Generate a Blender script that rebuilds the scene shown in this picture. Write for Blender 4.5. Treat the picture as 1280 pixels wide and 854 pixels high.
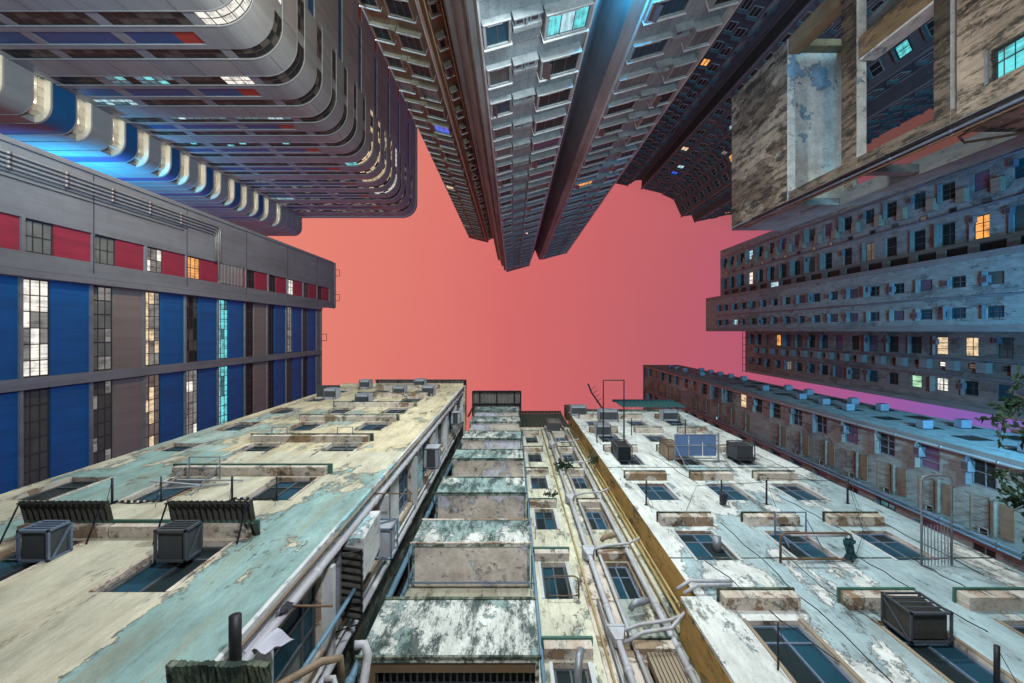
import bpy, math, random
from math import pi, sin, cos, radians
from mathutils import Vector, Matrix
random.seed(7)
for o in list(bpy.data.objects): bpy.data.objects.remove(o)
SC = bpy.context.scene
COL = SC.collection
# World frame: the camera stands at the origin in a narrow lane and looks straight up.
# +X = right in the picture, +Y = down in the picture, +Z = up into the sky. Street level is GZ.
GZ = -1.6
# ------------------------------------------------------------------ camera
cam = bpy.data.cameras.new('camera'); camo = bpy.data.objects.new('camera', cam); COL.objects.link(camo)
cam.sensor_width = 36.0; cam.lens = 16.0; cam.clip_start = 0.05; cam.clip_end = 2000
cam.shift_x = -1.0/1280; cam.shift_y = -13.0/1280
camo.location = (0, 0, 0); camo.rotation_euler = (pi, 0, 0)
SC.camera = camo
# ------------------------------------------------------------------ view
SC.view_settings.view_transform = 'Standard'; SC.view_settings.look = 'None'
SC.view_settings.exposure = 0.0; SC.view_settings.gamma = 1.0
# ------------------------------------------------------------------ world: city-glow night sky
W = bpy.data.worlds.new('World'); SC.world = W; W.use_nodes = True
nt = W.node_tree; nt.nodes.clear()
def N(nt, t, **k):
    n = nt.nodes.new(t)
    for a, b in k.items(): setattr(n, a, b)
    return n
def mathn(nt, op, a, b=None, clamp=False):
    n = N(nt, 'ShaderNodeMath', operation=op); n.use_clamp = clamp
    for i, v in enumerate((a, b)):
        if v is None: continue
        if isinstance(v, (int, float)): n.inputs[i].default_value = v
        else: nt.links.new(v, n.inputs[i])
    return n.outputs[0]
def ramp(nt, fac, stops, interp='LINEAR'):
    r = N(nt, 'ShaderNodeValToRGB'); cr = r.color_ramp; cr.interpolation = interp
    while len(cr.elements) < len(stops): cr.elements.new(0.5)
    for e, (p, c) in zip(cr.elements, stops):
        e.position = p; e.color = tuple(c) + (1,) if len(c) == 3 else c
    nt.links.new(fac, r.inputs[0]); return r.outputs[0]
tc = N(nt, 'ShaderNodeTexCoord'); sx = N(nt, 'ShaderNodeSeparateXYZ'); nt.links.new(tc.outputs['Generated'], sx.inputs[0])
# bearing of the glow: orange over the city to the west (-X), magenta then violet-blue to the east (+X)
fx = mathn(nt, 'MULTIPLY_ADD', sx.outputs[0], 0.5); nt.nodes[-1].inputs[2].default_value = 0.5
fy = mathn(nt, 'MULTIPLY', sx.outputs[1], 0.10)
ff = mathn(nt, 'ADD', fx, fy, True)
nz = N(nt, 'ShaderNodeTexNoise'); nz.inputs['Scale'].default_value = 2.2; nz.inputs['Detail'].default_value = 5
nt.links.new(tc.outputs['Generated'], nz.inputs['Vector'])
nn = mathn(nt, 'MULTIPLY_ADD', nz.outputs['Fac'], 0.11); nt.nodes[-1].inputs[2].default_value = -0.055
ff2 = mathn(nt, 'ADD', ff, nn, True)
skyc = ramp(nt, ff2, [(0.0, (.62, .20, .15)), (0.24, (.82, .24, .18)), (0.38, (.75, .20, .165)), (0.5, (.66, .145, .145)),
                      (0.66, (.52, .12, .145)), (0.76, (.46, .095, .185)), (0.84, (.26, .11, .42)), (0.92, (.10, .17, .50)), (1.0, (.04, .12, .32))])
bg = N(nt, 'ShaderNodeBackground'); bg.inputs[1].default_value = 1.0
# the glow thins out towards the north-east, away from the harbour lights
t1 = mathn(nt, 'MULTIPLY', sx.outputs[0], .5); t2 = mathn(nt, 'SUBTRACT', t1, sx.outputs[1])
dk = ramp(nt, t2, [(.40, (0, 0, 0)), (.60, (1, 1, 1))])
dm = N(nt, 'ShaderNodeMix', data_type='RGBA'); nt.links.new(dk, dm.inputs[0]); nt.links.new(skyc, dm.inputs[6]); dm.inputs[7].default_value = (.16, .062, .055, 1)
nt.links.new(dm.outputs[2], bg.inputs[0]); wo = N(nt, 'ShaderNodeOutputWorld'); nt.links.new(bg.outputs[0], wo.inputs[0])

# ------------------------------------------------------------------ lamps of the street and added fill lights
def lamp(kind, name, loc, aim, power, color, size=0.6, spot=None, blend=1.0):
    l = bpy.data.lights.new(name, kind); l.energy = power; l.color = color
    if kind == 'AREA': l.size = size
    else: l.shadow_soft_size = size
    if kind == 'SPOT': l.spot_size = radians(spot); l.spot_blend = blend
    o = bpy.data.objects.new(name, l); COL.objects.link(o); o.location = loc
    if aim is not None: o.rotation_euler = (Vector(aim) - Vector(loc)).to_track_quat('-Z', 'Y').to_euler()
    return o
LAMPS = [  # floodlights, street lamps and added fills; each also gets a housing below
    ('AREA', (1.4, -10.7, 13.4), (1.0, 4.3, 18), 2700, (.84, .98, 1.0), 0.9),
    ('AREA', (-6.5, -9.0, 10.6), (-4.5, 2.9, 18), 720, (.90, 1.0, .98), 0.9),
    ('AREA', (0.6, -4.2, 1.6), (0.5, 4.0, 14), 950, (.90, .96, 1.0), 0.5),
    ('SPOT', (2.2, -2.0, 1.8), (1.8, -13.0, 26), 6000, (.50, .82, 1.0), 0.3, 75),
    ('SPOT', (5.5, 1.0, 1.0), (-5, -15, 28), 6000, (.80, .95, 1.0), 0.3, 60),  # added cool fill, offsets the sky's red on the brown tower face
    ('AREA', (24.0, 1.0, 11.0), (37, -2, 26), 6500, (.05, .50, 1.0), 1.2),
    ('SPOT', (15.0, 0.5, 2.0), (35, -2, 52), 17000, (.42, .84, 1.0), 0.6, 70),  # fill put in against the red sky cast on the estate blocks
    ('AREA', (6.0, -3.5, 1.0), (13, -8, 20), 420, (.45, .75, 1.0), 0.5),
    ('AREA', (4.6, -8.0, 2.0), (13, -9, 16), 480, (1.0, .85, .70), 0.5),
    ('SPOT', (-10.0, -12.0, 4.0), (-31, -26, 52), 50000, (.55, .88, 1.0), 0.6, 85),  # added cool light countering the sky's red on the rounded tower
    ('SPOT', (-11.5, -3.0, 1.0), (-25.8, -1, 34), 9500, (.58, .80, 1.0), 0.6, 95),
    ('SPOT', (18.0, -3.0, 4.0), (24.0, 10.0, 46), 42000, (.32, .82, 1.0), 0.5, 80),  # added to cool the long block, which the sky turns pink
    ('SPOT', (-31.0, -13.5, 2.0), (-47, -26, 38), 16000, (.12, .55, 1.0), 0.5, 75),
    ('SPOT', (12.0, -13.5, 2.0), (33, -25, 68), 20000, (.45, .80, 1.0), 0.5, 60),  # invented cool fill for the red-brown stepped tower
    ('AREA', (-9.0, -21.0, 16.0), (-21.4, -33, 55), 15000, (1.0, .72, .46), 1.0),  # put in to brighten and warm the rounded tower's dark side
]
# ================================================================== materials
MATS = {}
def newmat(name):
    m = bpy.data.materials.new(name); m.use_nodes = True; m.node_tree.nodes.clear(); return m, m.node_tree
def noise(nt, vec, scale, detail=6, rough=.6):
    n = N(nt, 'ShaderNodeTexNoise'); n.inputs['Scale'].default_value = scale
    n.inputs['Detail'].default_value = detail; n.inputs['Roughness'].default_value = rough
    nt.links.new(vec, n.inputs['Vector']); return n.outputs['Fac']
def mapped(nt, scale=(1, 1, 1), loc=(0, 0, 0)):
    g = N(nt, 'ShaderNodeNewGeometry'); m = N(nt, 'ShaderNodeMapping'); m.inputs['Scale'].default_value = scale
    m.inputs['Location'].default_value = loc; nt.links.new(g.outputs['Position'], m.inputs['Vector']); return m.outputs[0]
def mix(nt, fac, a, b, mode='MIX'):
    n = N(nt, 'ShaderNodeMix', data_type='RGBA', blend_type=mode)
    if isinstance(fac, (int, float)): n.inputs[0].default_value = fac
    else: nt.links.new(fac, n.inputs[0])
    for i, v in ((6, a), (7, b)):
        if isinstance(v, tuple): n.inputs[i].default_value = v + (1,)
        else: nt.links.new(v, n.inputs[i])
    return n.outputs[2]
def finish(m, nt, col, rough=.8, bump=None, metal=0.0, bstr=.3, bdist=.02, spec=.3):
    p = N(nt, 'ShaderNodeBsdfPrincipled'); p.inputs['Roughness'].default_value = rough; p.inputs['Metallic'].default_value = metal
    p.inputs['Specular IOR Level'].default_value = spec
    if isinstance(col, tuple): p.inputs['Base Color'].default_value = col + (1,)
    else: nt.links.new(col, p.inputs['Base Color'])
    if bump is not None:
        b = N(nt, 'ShaderNodeBump'); b.inputs['Strength'].default_value = bstr; b.inputs['Distance'].default_value = bdist
        nt.links.new(bump, b.inputs['Height']); nt.links.new(b.outputs[0], p.inputs['Normal'])
    o = N(nt, 'ShaderNodeOutputMaterial'); nt.links.new(p.outputs[0], o.inputs[0]); MATS[m.name] = m; return m
def plain(name, col, rough=.7, metal=0.0, var=.25, scale=3.0, streak=1.0, grime=(.02, .02, .02), gamt=.35, spec=.3, bstr=.15):
    """one coat with mottling, grime patches and vertical rain streaks"""
    m, nt = newmat(name)
    v = mapped(nt, (1, 1, 1)); s = mapped(nt, (3.2, 3.2, .22))
    n1 = noise(nt, v, scale, 8, .7); n2 = noise(nt, s, scale*.6, 5, .6); n3 = noise(nt, v, scale*.17, 4)
    dark = tuple(c*(1-var) for c in col); lite = tuple(min(1, c*(1+var)) for c in col)
    c = mix(nt, n1, dark, lite)
    st = ramp(nt, n2, [(.45, (0, 0, 0)), (.75, (1, 1, 1))])
    f = mathn(nt, 'MULTIPLY', st, gamt*streak); c = mix(nt, f, c, grime)
    g = ramp(nt, n3, [(.45, (0, 0, 0)), (.72, (1, 1, 1))]); f2 = mathn(nt, 'MULTIPLY', g, gamt*.7); c = mix(nt, f2, c, grime)
    return finish(m, nt, c, rough, n1, metal, bstr, .02, spec)
def plaster(name, top, under, amount=.5, scale=.7, stretch=.5, moss=.25, mosscol=(.015, .025, .02), bias=None, stain=(.20, .13, .06), stainamt=.35, rough=.85, speck=.6, off=0, mscale=2.2, mz=.5, tonev=.35):
    """painted render whose coat has peeled off in flakes, with run-off streaks, moss and rust stains"""
    m, nt = newmat(name)
    wv = noise(nt, mapped(nt, (1, 1, 1), (off+5, 2, off)), 3.5, 5, .7)
    v0 = mapped(nt, (1, 1, stretch), (off, off*1.7, off*.3))
    wp = N(nt, 'ShaderNodeVectorMath', operation='MULTIPLY_ADD'); cmb = N(nt, 'ShaderNodeCombineXYZ')
    for k in range(3): nt.links.new(wv, cmb.inputs[k])
    nt.links.new(cmb.outputs[0], wp.inputs[0]); wp.inputs[1].default_value = (.35, .35, .2); nt.links.new(v0, wp.inputs[2]); v = wp.outputs[0]
    base = noise(nt, v, scale, 13, .70)
    big = noise(nt, v, scale*.33, 3, .5)
    a = mathn(nt, 'MULTIPLY_ADD', big, .9); nt.nodes[-1].inputs[2].default_value = -.45
    a = mathn(nt, 'ADD', base, a)
    if bias is not None:
        g = N(nt, 'ShaderNodeNewGeometry'); sp = N(nt, 'ShaderNodeSeparateXYZ'); nt.links.new(g.outputs['Position'], sp.inputs[0])
        ax, x0, x1, v0_, v1_ = bias
        mr = N(nt, 'ShaderNodeMapRange'); mr.interpolation_type = 'SMOOTHSTEP'
        nt.links.new(sp.outputs[ax], mr.inputs[0])
        for i, q in enumerate((x0, x1, v0_, v1_)): mr.inputs[i+1].default_value = q
        a = mathn(nt, 'ADD', a, mr.outputs[0])
    t = 1-amount
    mask = ramp(nt, a, [(max(0, t-.006), (0, 0, 0)), (min(1, t+.006), (1, 1, 1))])
    edge = ramp(nt, a, [(max(0, t-.02), (0, 0, 0)), (t, (1, 1, 1)), (min(1, t+.02), (0, 0, 0))])
    fine = noise(nt, mapped(nt, (1, 1, .6)), 16, 10, .78)
    tone = noise(nt, mapped(nt, (1, 1, .5)), 1.7, 12, .72)
    brush = noise(nt, mapped(nt, (9, 9, 1.4), (off, 0, 0)), 1.6, 8, .7)
    tb = mathn(nt, 'ADD', mathn(nt, 'MULTIPLY', tone, .78), mathn(nt, 'MULTIPLY', brush, .22))
    tb = ramp(nt, tb, [(.36, (0, 0, 0)), (.64, (1, 1, 1))])
    c1 = mix(nt, tb, tuple(q*(1-tonev*1.1) for q in top), tuple(min(1, q*(1+tonev*.35)) for q in top))
    c2 = mix(nt, tb, tuple(q*(1-tonev*1.2) for q in under), tuple(min(1, q*(1+tonev*.6)) for q in under))
    c = mix(nt, mask, c1, c2)
    e = mathn(nt, 'MULTIPLY', edge, .55); c = mix(nt, e, c, (.07, .06, .05))
    sn = noise(nt, mapped(nt, (2.6, 2.6, .22), (3+off, 1, 0)), 1.1, 10, .72)
    sf = mathn(nt, 'MULTIPLY', ramp(nt, sn, [(.48, (0, 0, 0)), (.70, (1, 1, 1))]), stainamt); c = mix(nt, sf, c, stain)
    s2 = noise(nt, mapped(nt, (7, 7, .30), (1, 8+off, 0)), 1.0, 8, .7)
    sf = mathn(nt, 'MULTIPLY', ramp(nt, s2, [(.56, (0, 0, 0)), (.70, (1, 1, 1))]), .45); c = mix(nt, sf, c, tuple(q*.3 for q in under))
    mn = noise(nt, mapped(nt, (1.6, 1.6, mz), (7, 2, 1)), mscale, 14, .80)
    mf = mathn(nt, 'MULTIPLY', ramp(nt, mn, [(.585-moss*.35, (0, 0, 0)), (.63-moss*.25, (1, 1, 1))]), min(1, .6+moss)); c = mix(nt, mf, c, mosscol)
    sk = mathn(nt, 'MULTIPLY', ramp(nt, fine, [(.56, (0, 0, 0)), (.68, (1, 1, 1))]), speck*.6); c = mix(nt, sk, c, (.03, .035, .03))
    h = mathn(nt, 'MULTIPLY', mask, -1.4); h = mathn(nt, 'ADD', h, fine); h = mathn(nt, 'ADD', h, tone)
    return finish(m, nt, c, rough, h, 0, .7, .025)
def speckled(name, col, dotcol=(.03, .03, .03), rough=.9):
    m, nt = newmat(name)
    v = mapped(nt); f = noise(nt, v, 11, 4, .8); t = noise(nt, v, .8, 6, .6); s = noise(nt, mapped(nt, (3, 3, .2)), 1.3, 6, .6)
    c = mix(nt, t, tuple(q*.7 for q in col), tuple(q*1.25 for q in col))
    d = mathn(nt, 'MULTIPLY', ramp(nt, f, [(.55, (0, 0, 0)), (.62, (1, 1, 1))]), .6); c = mix(nt, d, c, dotcol)
    g = mathn(nt, 'MULTIPLY', ramp(nt, s, [(.45, (0, 0, 0)), (.75, (1, 1, 1))]), .5); c = mix(nt, g, c, tuple(q*.35 for q in col))
    return finish(m, nt, c, rough, f, 0, .4, .03)
def glassy(name, col, rough=.22, var=.6):
    m, nt = newmat(name); n = noise(nt, mapped(nt), 1.3, 3, .5)
    c = mix(nt, n, tuple(q*(1-var) for q in col), tuple(q*(1+var) for q in col))
    return finish(m, nt, c, rough, noise(nt, mapped(nt), 2.0, 2), 0, .08, .02, .07)
def lit(name, col, strength, scale=2.2, lo=.25, col2=None):
    """a lit room behind glass: curtains, shelves and lamp glare vary over it"""
    m, nt = newmat(name)
    n = noise(nt, mapped(nt, (1, 1, 1)), scale, 4, .55); n2 = noise(nt, mapped(nt, (7, 7, .5)), 1.2, 3)
    f = mathn(nt, 'ADD', n, n2); r = ramp(nt, mathn(nt, 'MULTIPLY', f, .5), [(.36, (lo, lo, lo)), (.56, (1, 1, 1))])
    c = mix(nt, 1.0, r, col, 'MULTIPLY')
    if col2: c = mix(nt, ramp(nt, n, [(.42, (0, 0, 0)), (.5, (1, 1, 1))]), c, col2)
    e = N(nt, 'ShaderNodeEmission'); nt.links.new(c, e.inputs[0]); e.inputs[1].default_value = strength
    g = N(nt, 'ShaderNodeBsdfPrincipled'); g.inputs['Base Color'].default_value = (.03, .03, .03, 1); g.inputs['Roughness'].default_value = .2
    a = N(nt, 'ShaderNodeAddShader'); nt.links.new(e.outputs[0], a.inputs[0]); nt.links.new(g.outputs[0], a.inputs[1])
    o = N(nt, 'ShaderNodeOutputMaterial'); nt.links.new(a.outputs[0], o.inputs[0]); MATS[name] = m; return m
M = MATS
plain('asphalt', (.05, .05, .052), .9)
# neighbouring towers
plain('rounded_tower_concrete', (.20, .25, .29), .75, var=.12, scale=.6, gamt=.30, grime=(.07, .06, .07))
plain('rounded_tower_fascia', (.23, .26, .29), .75, var=.12, scale=.6, gamt=.2, grime=(.09, .08, .09))
plain('rounded_tower_blue', (.005, .075, .22), .55, var=.2, scale=.8, gamt=.15)
plain('rounded_tower_red', (.33, .045, .035), .6, var=.2, scale=.8, gamt=.15)
plain('balcony_cream', (.62, .60, .52), .7, var=.12, scale=.8, gamt=.25, grime=(.3, .24, .14))
plain('factory_concrete', (.155, .178, .215), .85, var=.22, scale=.9, gamt=.40, grime=(.06, .055, .06))
plain('factory_blue', (.006, .09, .30), .6, var=.16, scale=1.2, gamt=.38, grime=(.012, .03, .07))
plain('factory_red', (.27, .03, .06), .6, var=.18, scale=1.2, gamt=.4, grime=(.06, .02, .03))
plain('factory_grey_panel', (.18, .165, .165), .7, var=.1, scale=1.2, gamt=.2)
plain('window_iron', (.035, .035, .04), .5, var=.3, gamt=0)
plain('aluminium_frame', (.30, .33, .37), .45, .3, var=.2, gamt=.15)
plain('dark_frame', (.07, .08, .09), .5, .2, var=.3, gamt=0)
plain('white_trim', (.50, .50, .50), .6, var=.2, gamt=.3)
speckled('pebble_render', (.25, .29, .31))
speckled('brown_render', (.20, .135, .085))
speckled('dark_render', (.06, .075, .085))
speckled('dark_render_pale', (.09, .11, .12))
plain('bay_concrete', (.27, .29, .30), .85, var=.25, scale=2.0, gamt=.35)
plain('bay_concrete_brown', (.24, .17, .115), .85, var=.25, scale=2.0, gamt=.35)
plain('fin_concrete', (.24, .235, .23), .85, var=.18, scale=1.0, gamt=.45)
plain('fin_concrete_dark', (.15, .18, .20), .7, var=.25, scale=1.0, gamt=.4)
plaster('estate_wall', (.24, .30, .33), (.17, .22, .25), .40, .35, .5, .05, stain=(.10, .10, .10), stainamt=.5, speck=.3)
plaster('estate_wall_dim', (.20, .185, .18), (.14, .13, .13), .42, .35, .5, .02, stain=(.07, .06, .05), stainamt=.5, speck=.3)
plaster('estate_wall_near', (.24, .31, .33), (.16, .21, .24), .42, .4, .5, .02, stain=(.12, .10, .08), stainamt=.5, speck=.3)
plain('estate_fascia', (.18, .19, .21), .85, var=.15, gamt=.3)
plain('rust_stain_panel', (.17, .13, .10), .9, var=.35, gamt=.4, grime=(.10, .05, .02))
plain('beige_box', (.27, .24, .20), .85, var=.25, gamt=.4)
# near tenements
plaster('teal_cream_plaster', (.56, .51, .39), (.24, .36, .34), .50, .70, .40, .0, bias=(0, -4.5, -3.3, -.05, .11), stain=(.28, .19, .09), stainamt=.55, speck=.5)
plaster('upper_cream_plaster', (.62, .52, .35), (.34, .42, .38), .42, .9, .5, .12, stain=(.20, .12, .05), stainamt=.6, speck=.5, off=3)
plaster('white_side_plaster', (.62, .62, .62), (.30, .52, .56), .38, .8, .5, .02, stainamt=.3, speck=.35, off=9)
plaster('white_plaster', (.70, .70, .66), (.36, .46, .48), .42, .85, .40, .10, stain=(.24, .18, .10), stainamt=.30, speck=.6, off=5)
plaster('yellow_plaster', (.60, .57, .44), (.33, .38, .35), .40, .9, .5, .14, stain=(.26, .17, .06), stainamt=.5, speck=.6, off=12)
plaster('ochre_plaster', (.52, .30, .09), (.30, .20, .09), .42, 1.2, .4, .18, stain=(.14, .07, .02), stainamt=.6, speck=.7, off=15)
plaster('mossy_box_plaster', (.66, .66, .61), (.28, .37, .36), .50, 1.6, .7, .33, mosscol=(.03, .05, .045), stain=(.15, .15, .12), stainamt=.4, speck=.9, off=21)
plaster('peeling_soffit', (.62, .54, .48), (.56, .55, .64), .49, 1.6, 1, .08, stain=(.22, .14, .08), stainamt=.5, speck=.5, off=25)
plaster('ledge_plaster', (.62, .54, .46), (.30, .21, .14), .42, 3.0, 1, .15, stain=(.3, .13, .04), stainamt=.6, speck=.7, off=28)
plaster('weathered_brown', (.42, .33, .25), (.20, .15, .11), .45, 1.1, .35, .28, mscale=1.9, mz=.4, tonev=.5, mosscol=(.018, .016, .013), stain=(.10, .06, .04), stainamt=.5, speck=1.0, off=31)
plaster('weathered_dark', (.19, .145, .11), (.10, .08, .06), .5, 1.3, .35, .30, mscale=2.4, mz=.4, mosscol=(.018, .016, .013), stain=(.10, .06, .04), stainamt=.5, speck=1.0, off=33)
plaster('blue_white_soffit', (.66, .66, .62), (.26, .44, .62), .40, .8, 1, .0, stain=(.3, .25, .2), stainamt=.3, speck=.3, off=37)
plaster('pale_flank', (.21, .22, .23), (.15, .15, .16), .4, .8, .3, .06, stainamt=.4, speck=.6, off=41)
plaster('ochre_beam', (.27, .19, .11), (.18, .13, .09), .4, .8, .3, .04, stainamt=.4, speck=.4, off=43)
plaster('moss_concrete', (.22, .24, .19), (.10, .13, .09), .5, 2.5, 1, .35, stainamt=.3, speck=.9, off=47)
plain('black_metal', (.028, .028, .032), .5, .4, var=.3, gamt=0)
plain('grey_metal', (.26, .28, .31), .45, .4, var=.25, gamt=.35, grime=(.12, .06, .03))
plain('blue_grey_metal', (.16, .21, .29), .5, .3, var=.25, gamt=.3)
plain('rusty_metal', (.13, .09, .06), .7, .2, var=.5, gamt=.4, grime=(.2, .08, .02))
plain('corrugated_dark', (.05, .047, .042), .65, .2, var=.5, scale=5, gamt=.4, grime=(.10, .09, .08))
plain('corrugated_grey', (.22, .20, .18), .65, .2, var=.4, scale=5, gamt=.4)
plain('corrugated_green', (.03, .07, .05), .6, .1, var=.4, scale=5, gamt=.4)
plain('teal_panel', (.01, .17, .17), .5, .1, var=.25, gamt=.2)
plain('green_paint', (.05, .13, .10), .6, var=.3, gamt=.3)
plain('pvc_pipe', (.42, .42, .45), .5, var=.25, gamt=.6, grime=(.16, .11, .07))
plain('blue_pipe', (.12, .22, .30), .5, var=.2, gamt=.4)
plain('yellow_pipe', (.42, .31, .12), .6, var=.25, gamt=.45)
plain('brown_pipe', (.24, .17, .11), .6, var=.3, gamt=.4)
plain('ac_white', (.33, .35, .39), .5, var=.12, gamt=.4, grime=(.18, .12, .08))
plain('ac_brown', (.20, .15, .12), .6, var=.2, gamt=.4)
plain('fan_grille', (.05, .055, .06), .5, var=.3, gamt=0)
plain('timber', (.30, .23, .16), .75, var=.3, gamt=.3)
plain('sky_blue_board', (.12, .20, .38), .45, var=.12, gamt=.15)
plain('cloth_white', (.40, .39, .45), .9, var=.15, gamt=.2)
plain('cloth_dark', (.03, .03, .04), .9, var=.3, gamt=0)
plain('cloth_teal', (.015, .05, .06), .9, var=.3, gamt=0)
plain('bark', (.10, .075, .05), .9, var=.3, gamt=.2)
plain('leaf', (.022, .05, .025), .6, var=.5, scale=2.5, gamt=0)
plain('red_plastic', (.5, .03, .03), .5, gamt=0)
glassy('dark_glass', (.016, .024, .026), .35)
glassy('blue_glass', (.016, .055, .082), .25)
glassy('dim_glass', (.075, .08, .078), .35, .35)
glassy('curtain_glass', (.13, .15, .15), .4, .5)
glassy('purple_glass', (.12, .08, .14), .4, .3)
lit('lit_white', (1, .97, .88), 1.05, 1.6, .35); lit('lit_warm', (1, .76, .46), .95, 2.0, .28); lit('lit_orange', (1, .42, .10), 1.15, 1.3, .35)
lit('lit_cyan', (.16, .85, .90), .95, 2.0, .2, None); lit('lit_ice', (.55, .88, 1.0), .9, 1.3, .25); lit('lit_blue', (.02, .16, .95), .9, 2.0, .4)
lit('lit_dim', (.55, .55, .50), .40, 1.6, .25); lit('lit_dimwarm', (.30, .24, .18), .42, 1.6, .4); lit('lit_green', (.55, 1.0, .62), .9, 1.4, .3); lit('lit_teal_dim', (.05, .34, .44), .5, 2, .15)
lit('lamp_lens', (.9, .95, 1.0), 4.0, 1.0, .9)

# ================================================================== geometry helpers
class Face:
    """a vertical wall plane: runs p0 -> p1 in plan, outward normal on the left of the run"""
    def __init__(s, p0, p1):
        s.p0 = Vector(p0); s.p1 = Vector(p1); s.L = (s.p1-s.p0).length; s.d = (s.p1-s.p0)/s.L
        s.n = Vector((-s.d.y, s.d.x)); s.rz = math.atan2(s.d.y, s.d.x)
    def P(s, a, z, o=0.0):
        q = s.p0+s.d*a+s.n*o; return (q.x, q.y, z)
    def s(s_, x=None, y=None):
        if x is not None: return (x-s_.p0.x)/s_.d.x
        return (y-s_.p0.y)/s_.d.y
    def span(s, x0=None, x1=None, y0=None, y1=None):
        a, b = (s.s(x=x0), s.s(x=x1)) if x0 is not None else (s.s(y=y0), s.s(y=y1))
        return (min(a, b), max(a, b))
class MB:
    def __init__(s): s.v = []; s.f = []; s.m = []
    def quad(s, a, b, c, d, m=0):
        i = len(s.v); s.v += [a, b, c, d]; s.f.append((i, i+1, i+2, i+3)); s.m.append(m)
    def hexa(s, p, m=0, flip=False):
        i = len(s.v); s.v += [tuple(q) for q in p]
        for f in ((0, 3, 2, 1), (4, 5, 6, 7), (0, 1, 5, 4), (1, 2, 6, 5), (2, 3, 7, 6), (3, 0, 4, 7)):
            s.f.append(tuple(i+k for k in f)); s.m.append(m)
        return s
    def box(s, x0, x1, y0, y1, z0, z1, m=0):
        return s.hexa([(x0, y0, z0), (x1, y0, z0), (x1, y1, z0), (x0, y1, z0), (x0, y0, z1), (x1, y0, z1), (x1, y1, z1), (x0, y1, z1)], m)
    def fbox(s, F, a0, a1, z0, z1, o0, o1, m=0):
        P = F.P
        return s.hexa([P(a0, z0, o0), P(a1, z0, o0), P(a1, z0, o1), P(a0, z0, o1), P(a0, z1, o0), P(a1, z1, o0), P(a1, z1, o1), P(a0, z1, o1)], m)
    def prism(s, pts, z0, z1, m=0):
        n = len(pts); i = len(s.v); s.v += [(x, y, z0) for x, y in pts]+[(x, y, z1) for x, y in pts]
        s.f.append(tuple(i+k for k in range(n))[::-1]); s.m.append(m); s.f.append(tuple(i+n+k for k in range(n))); s.m.append(m)
        for k in range(n):
            j = (k+1) % n; s.f.append((i+k, i+j, i+n+j, i+n+k)); s.m.append(m)
        return s
    def strip(s, path, a0, a1, z0, z1, o0, o1, m=0):
        """a band that follows a plan path (may be curved) between arc lengths a0..a1"""
        ps = path.sub(a0, a1); i = len(s.v)
        for (p, n) in ps:
            for o in (o0, o1):
                for z in (z0, z1): s.v.append((p.x+n.x*o, p.y+n.y*o, z))
        for k in range(len(ps)-1):
            a = i+4*k; b = a+4
            for f in ((a+2, b+2, b+3, a+3), (b, a, a+1, b+1), (a, b, b+2, a+2), (a+1, a+3, b+3, b+1)): s.f.append(f); s.m.append(m)
        e = i+4*(len(ps)-1)
        for f in ((i, i+2, i+3, i+1), (e, e+1, e+3, e+2)): s.f.append(f); s.m.append(m)
        return s
    def tube(s, pts, r, n=8, m=0, caps=True):
        pts = [Vector(p) for p in pts]; i0 = len(s.v); prev = None
        for k, p in enumerate(pts):
            if k == 0: t = pts[1]-p
            elif k == len(pts)-1: t = p-pts[k-1]
            else: t = (pts[k+1]-p).normalized()+(p-pts[k-1]).normalized()
            t.normalize()
            if prev is None:
                u = t.orthogonal().normalized()
            else:
                u = (prev-t*prev.dot(t)).normalized()
            prev = u; w = t.cross(u); rr = r[k] if isinstance(r, (list, tuple)) else r
            for j in range(n):
                q = p+u*(rr*cos(2*pi*j/n))+w*(rr*sin(2*pi*j/n)); s.v.append(tuple(q))
        for k in range(len(pts)-1):
            for j in range(n):
                a = i0+k*n+j; b = i0+k*n+(j+1) % n; s.f.append((a, b, b+n, a+n)); s.m.append(m)
        if caps:
            s.f.append(tuple(i0+j for j in range(n))[::-1]); s.m.append(m)
            e = i0+(len(pts)-1)*n; s.f.append(tuple(e+j for j in range(n))); s.m.append(m)
        return s
    def wall(s, F, a0, a1, z0, z1, holes, depth, m=0, mr=None, o=0.0):
        """wall skin with real openings and reveals; holes = (s0,s1,z0,z1)"""
        mr = m if mr is None else mr
        A = sorted({a0, a1, *[h[0] for h in holes], *[h[1] for h in holes]}); Z = sorted({z0, z1, *[h[2] for h in holes], *[h[3] for h in holes]})
        A = [a for a in A if a0-1e-6 <= a <= a1+1e-6]; Z = [z for z in Z if z0-1e-6 <= z <= z1+1e-6]
        for i in range(len(A)-1):
            ca = (A[i]+A[i+1])/2; run = None
            col = [h for h in holes if h[0] < ca < h[1]]
            for j in range(len(Z)-1):
                cz = (Z[j]+Z[j+1])/2; hole = any(h[2] < cz < h[3] for h in col)
                if not hole and run is None: run = Z[j]
                if hole and run is not None:
                    s.quad(F.P(A[i], run, o), F.P(A[i+1], run, o), F.P(A[i+1], Z[j], o), F.P(A[i], Z[j], o), m); run = None
            if run is not None: s.quad(F.P(A[i], run, o), F.P(A[i+1], run, o), F.P(A[i+1], Z[-1], o), F.P(A[i], Z[-1], o), m)
        for (h0, h1, g0, g1) in holes:
            P = F.P; d = o-depth
            s.quad(P(h0, g0, o), P(h1, g0, o), P(h1, g0, d), P(h0, g0, d), mr); s.quad(P(h0, g1, d), P(h1, g1, d), P(h1, g1, o), P(h0, g1, o), mr)
            s.quad(P(h0, g0, d), P(h0, g1, d), P(h0, g1, o), P(h0, g0, o), mr); s.quad(P(h1, g0, o), P(h1, g1, o), P(h1, g1, d), P(h1, g0, d), mr)
        return s
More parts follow.
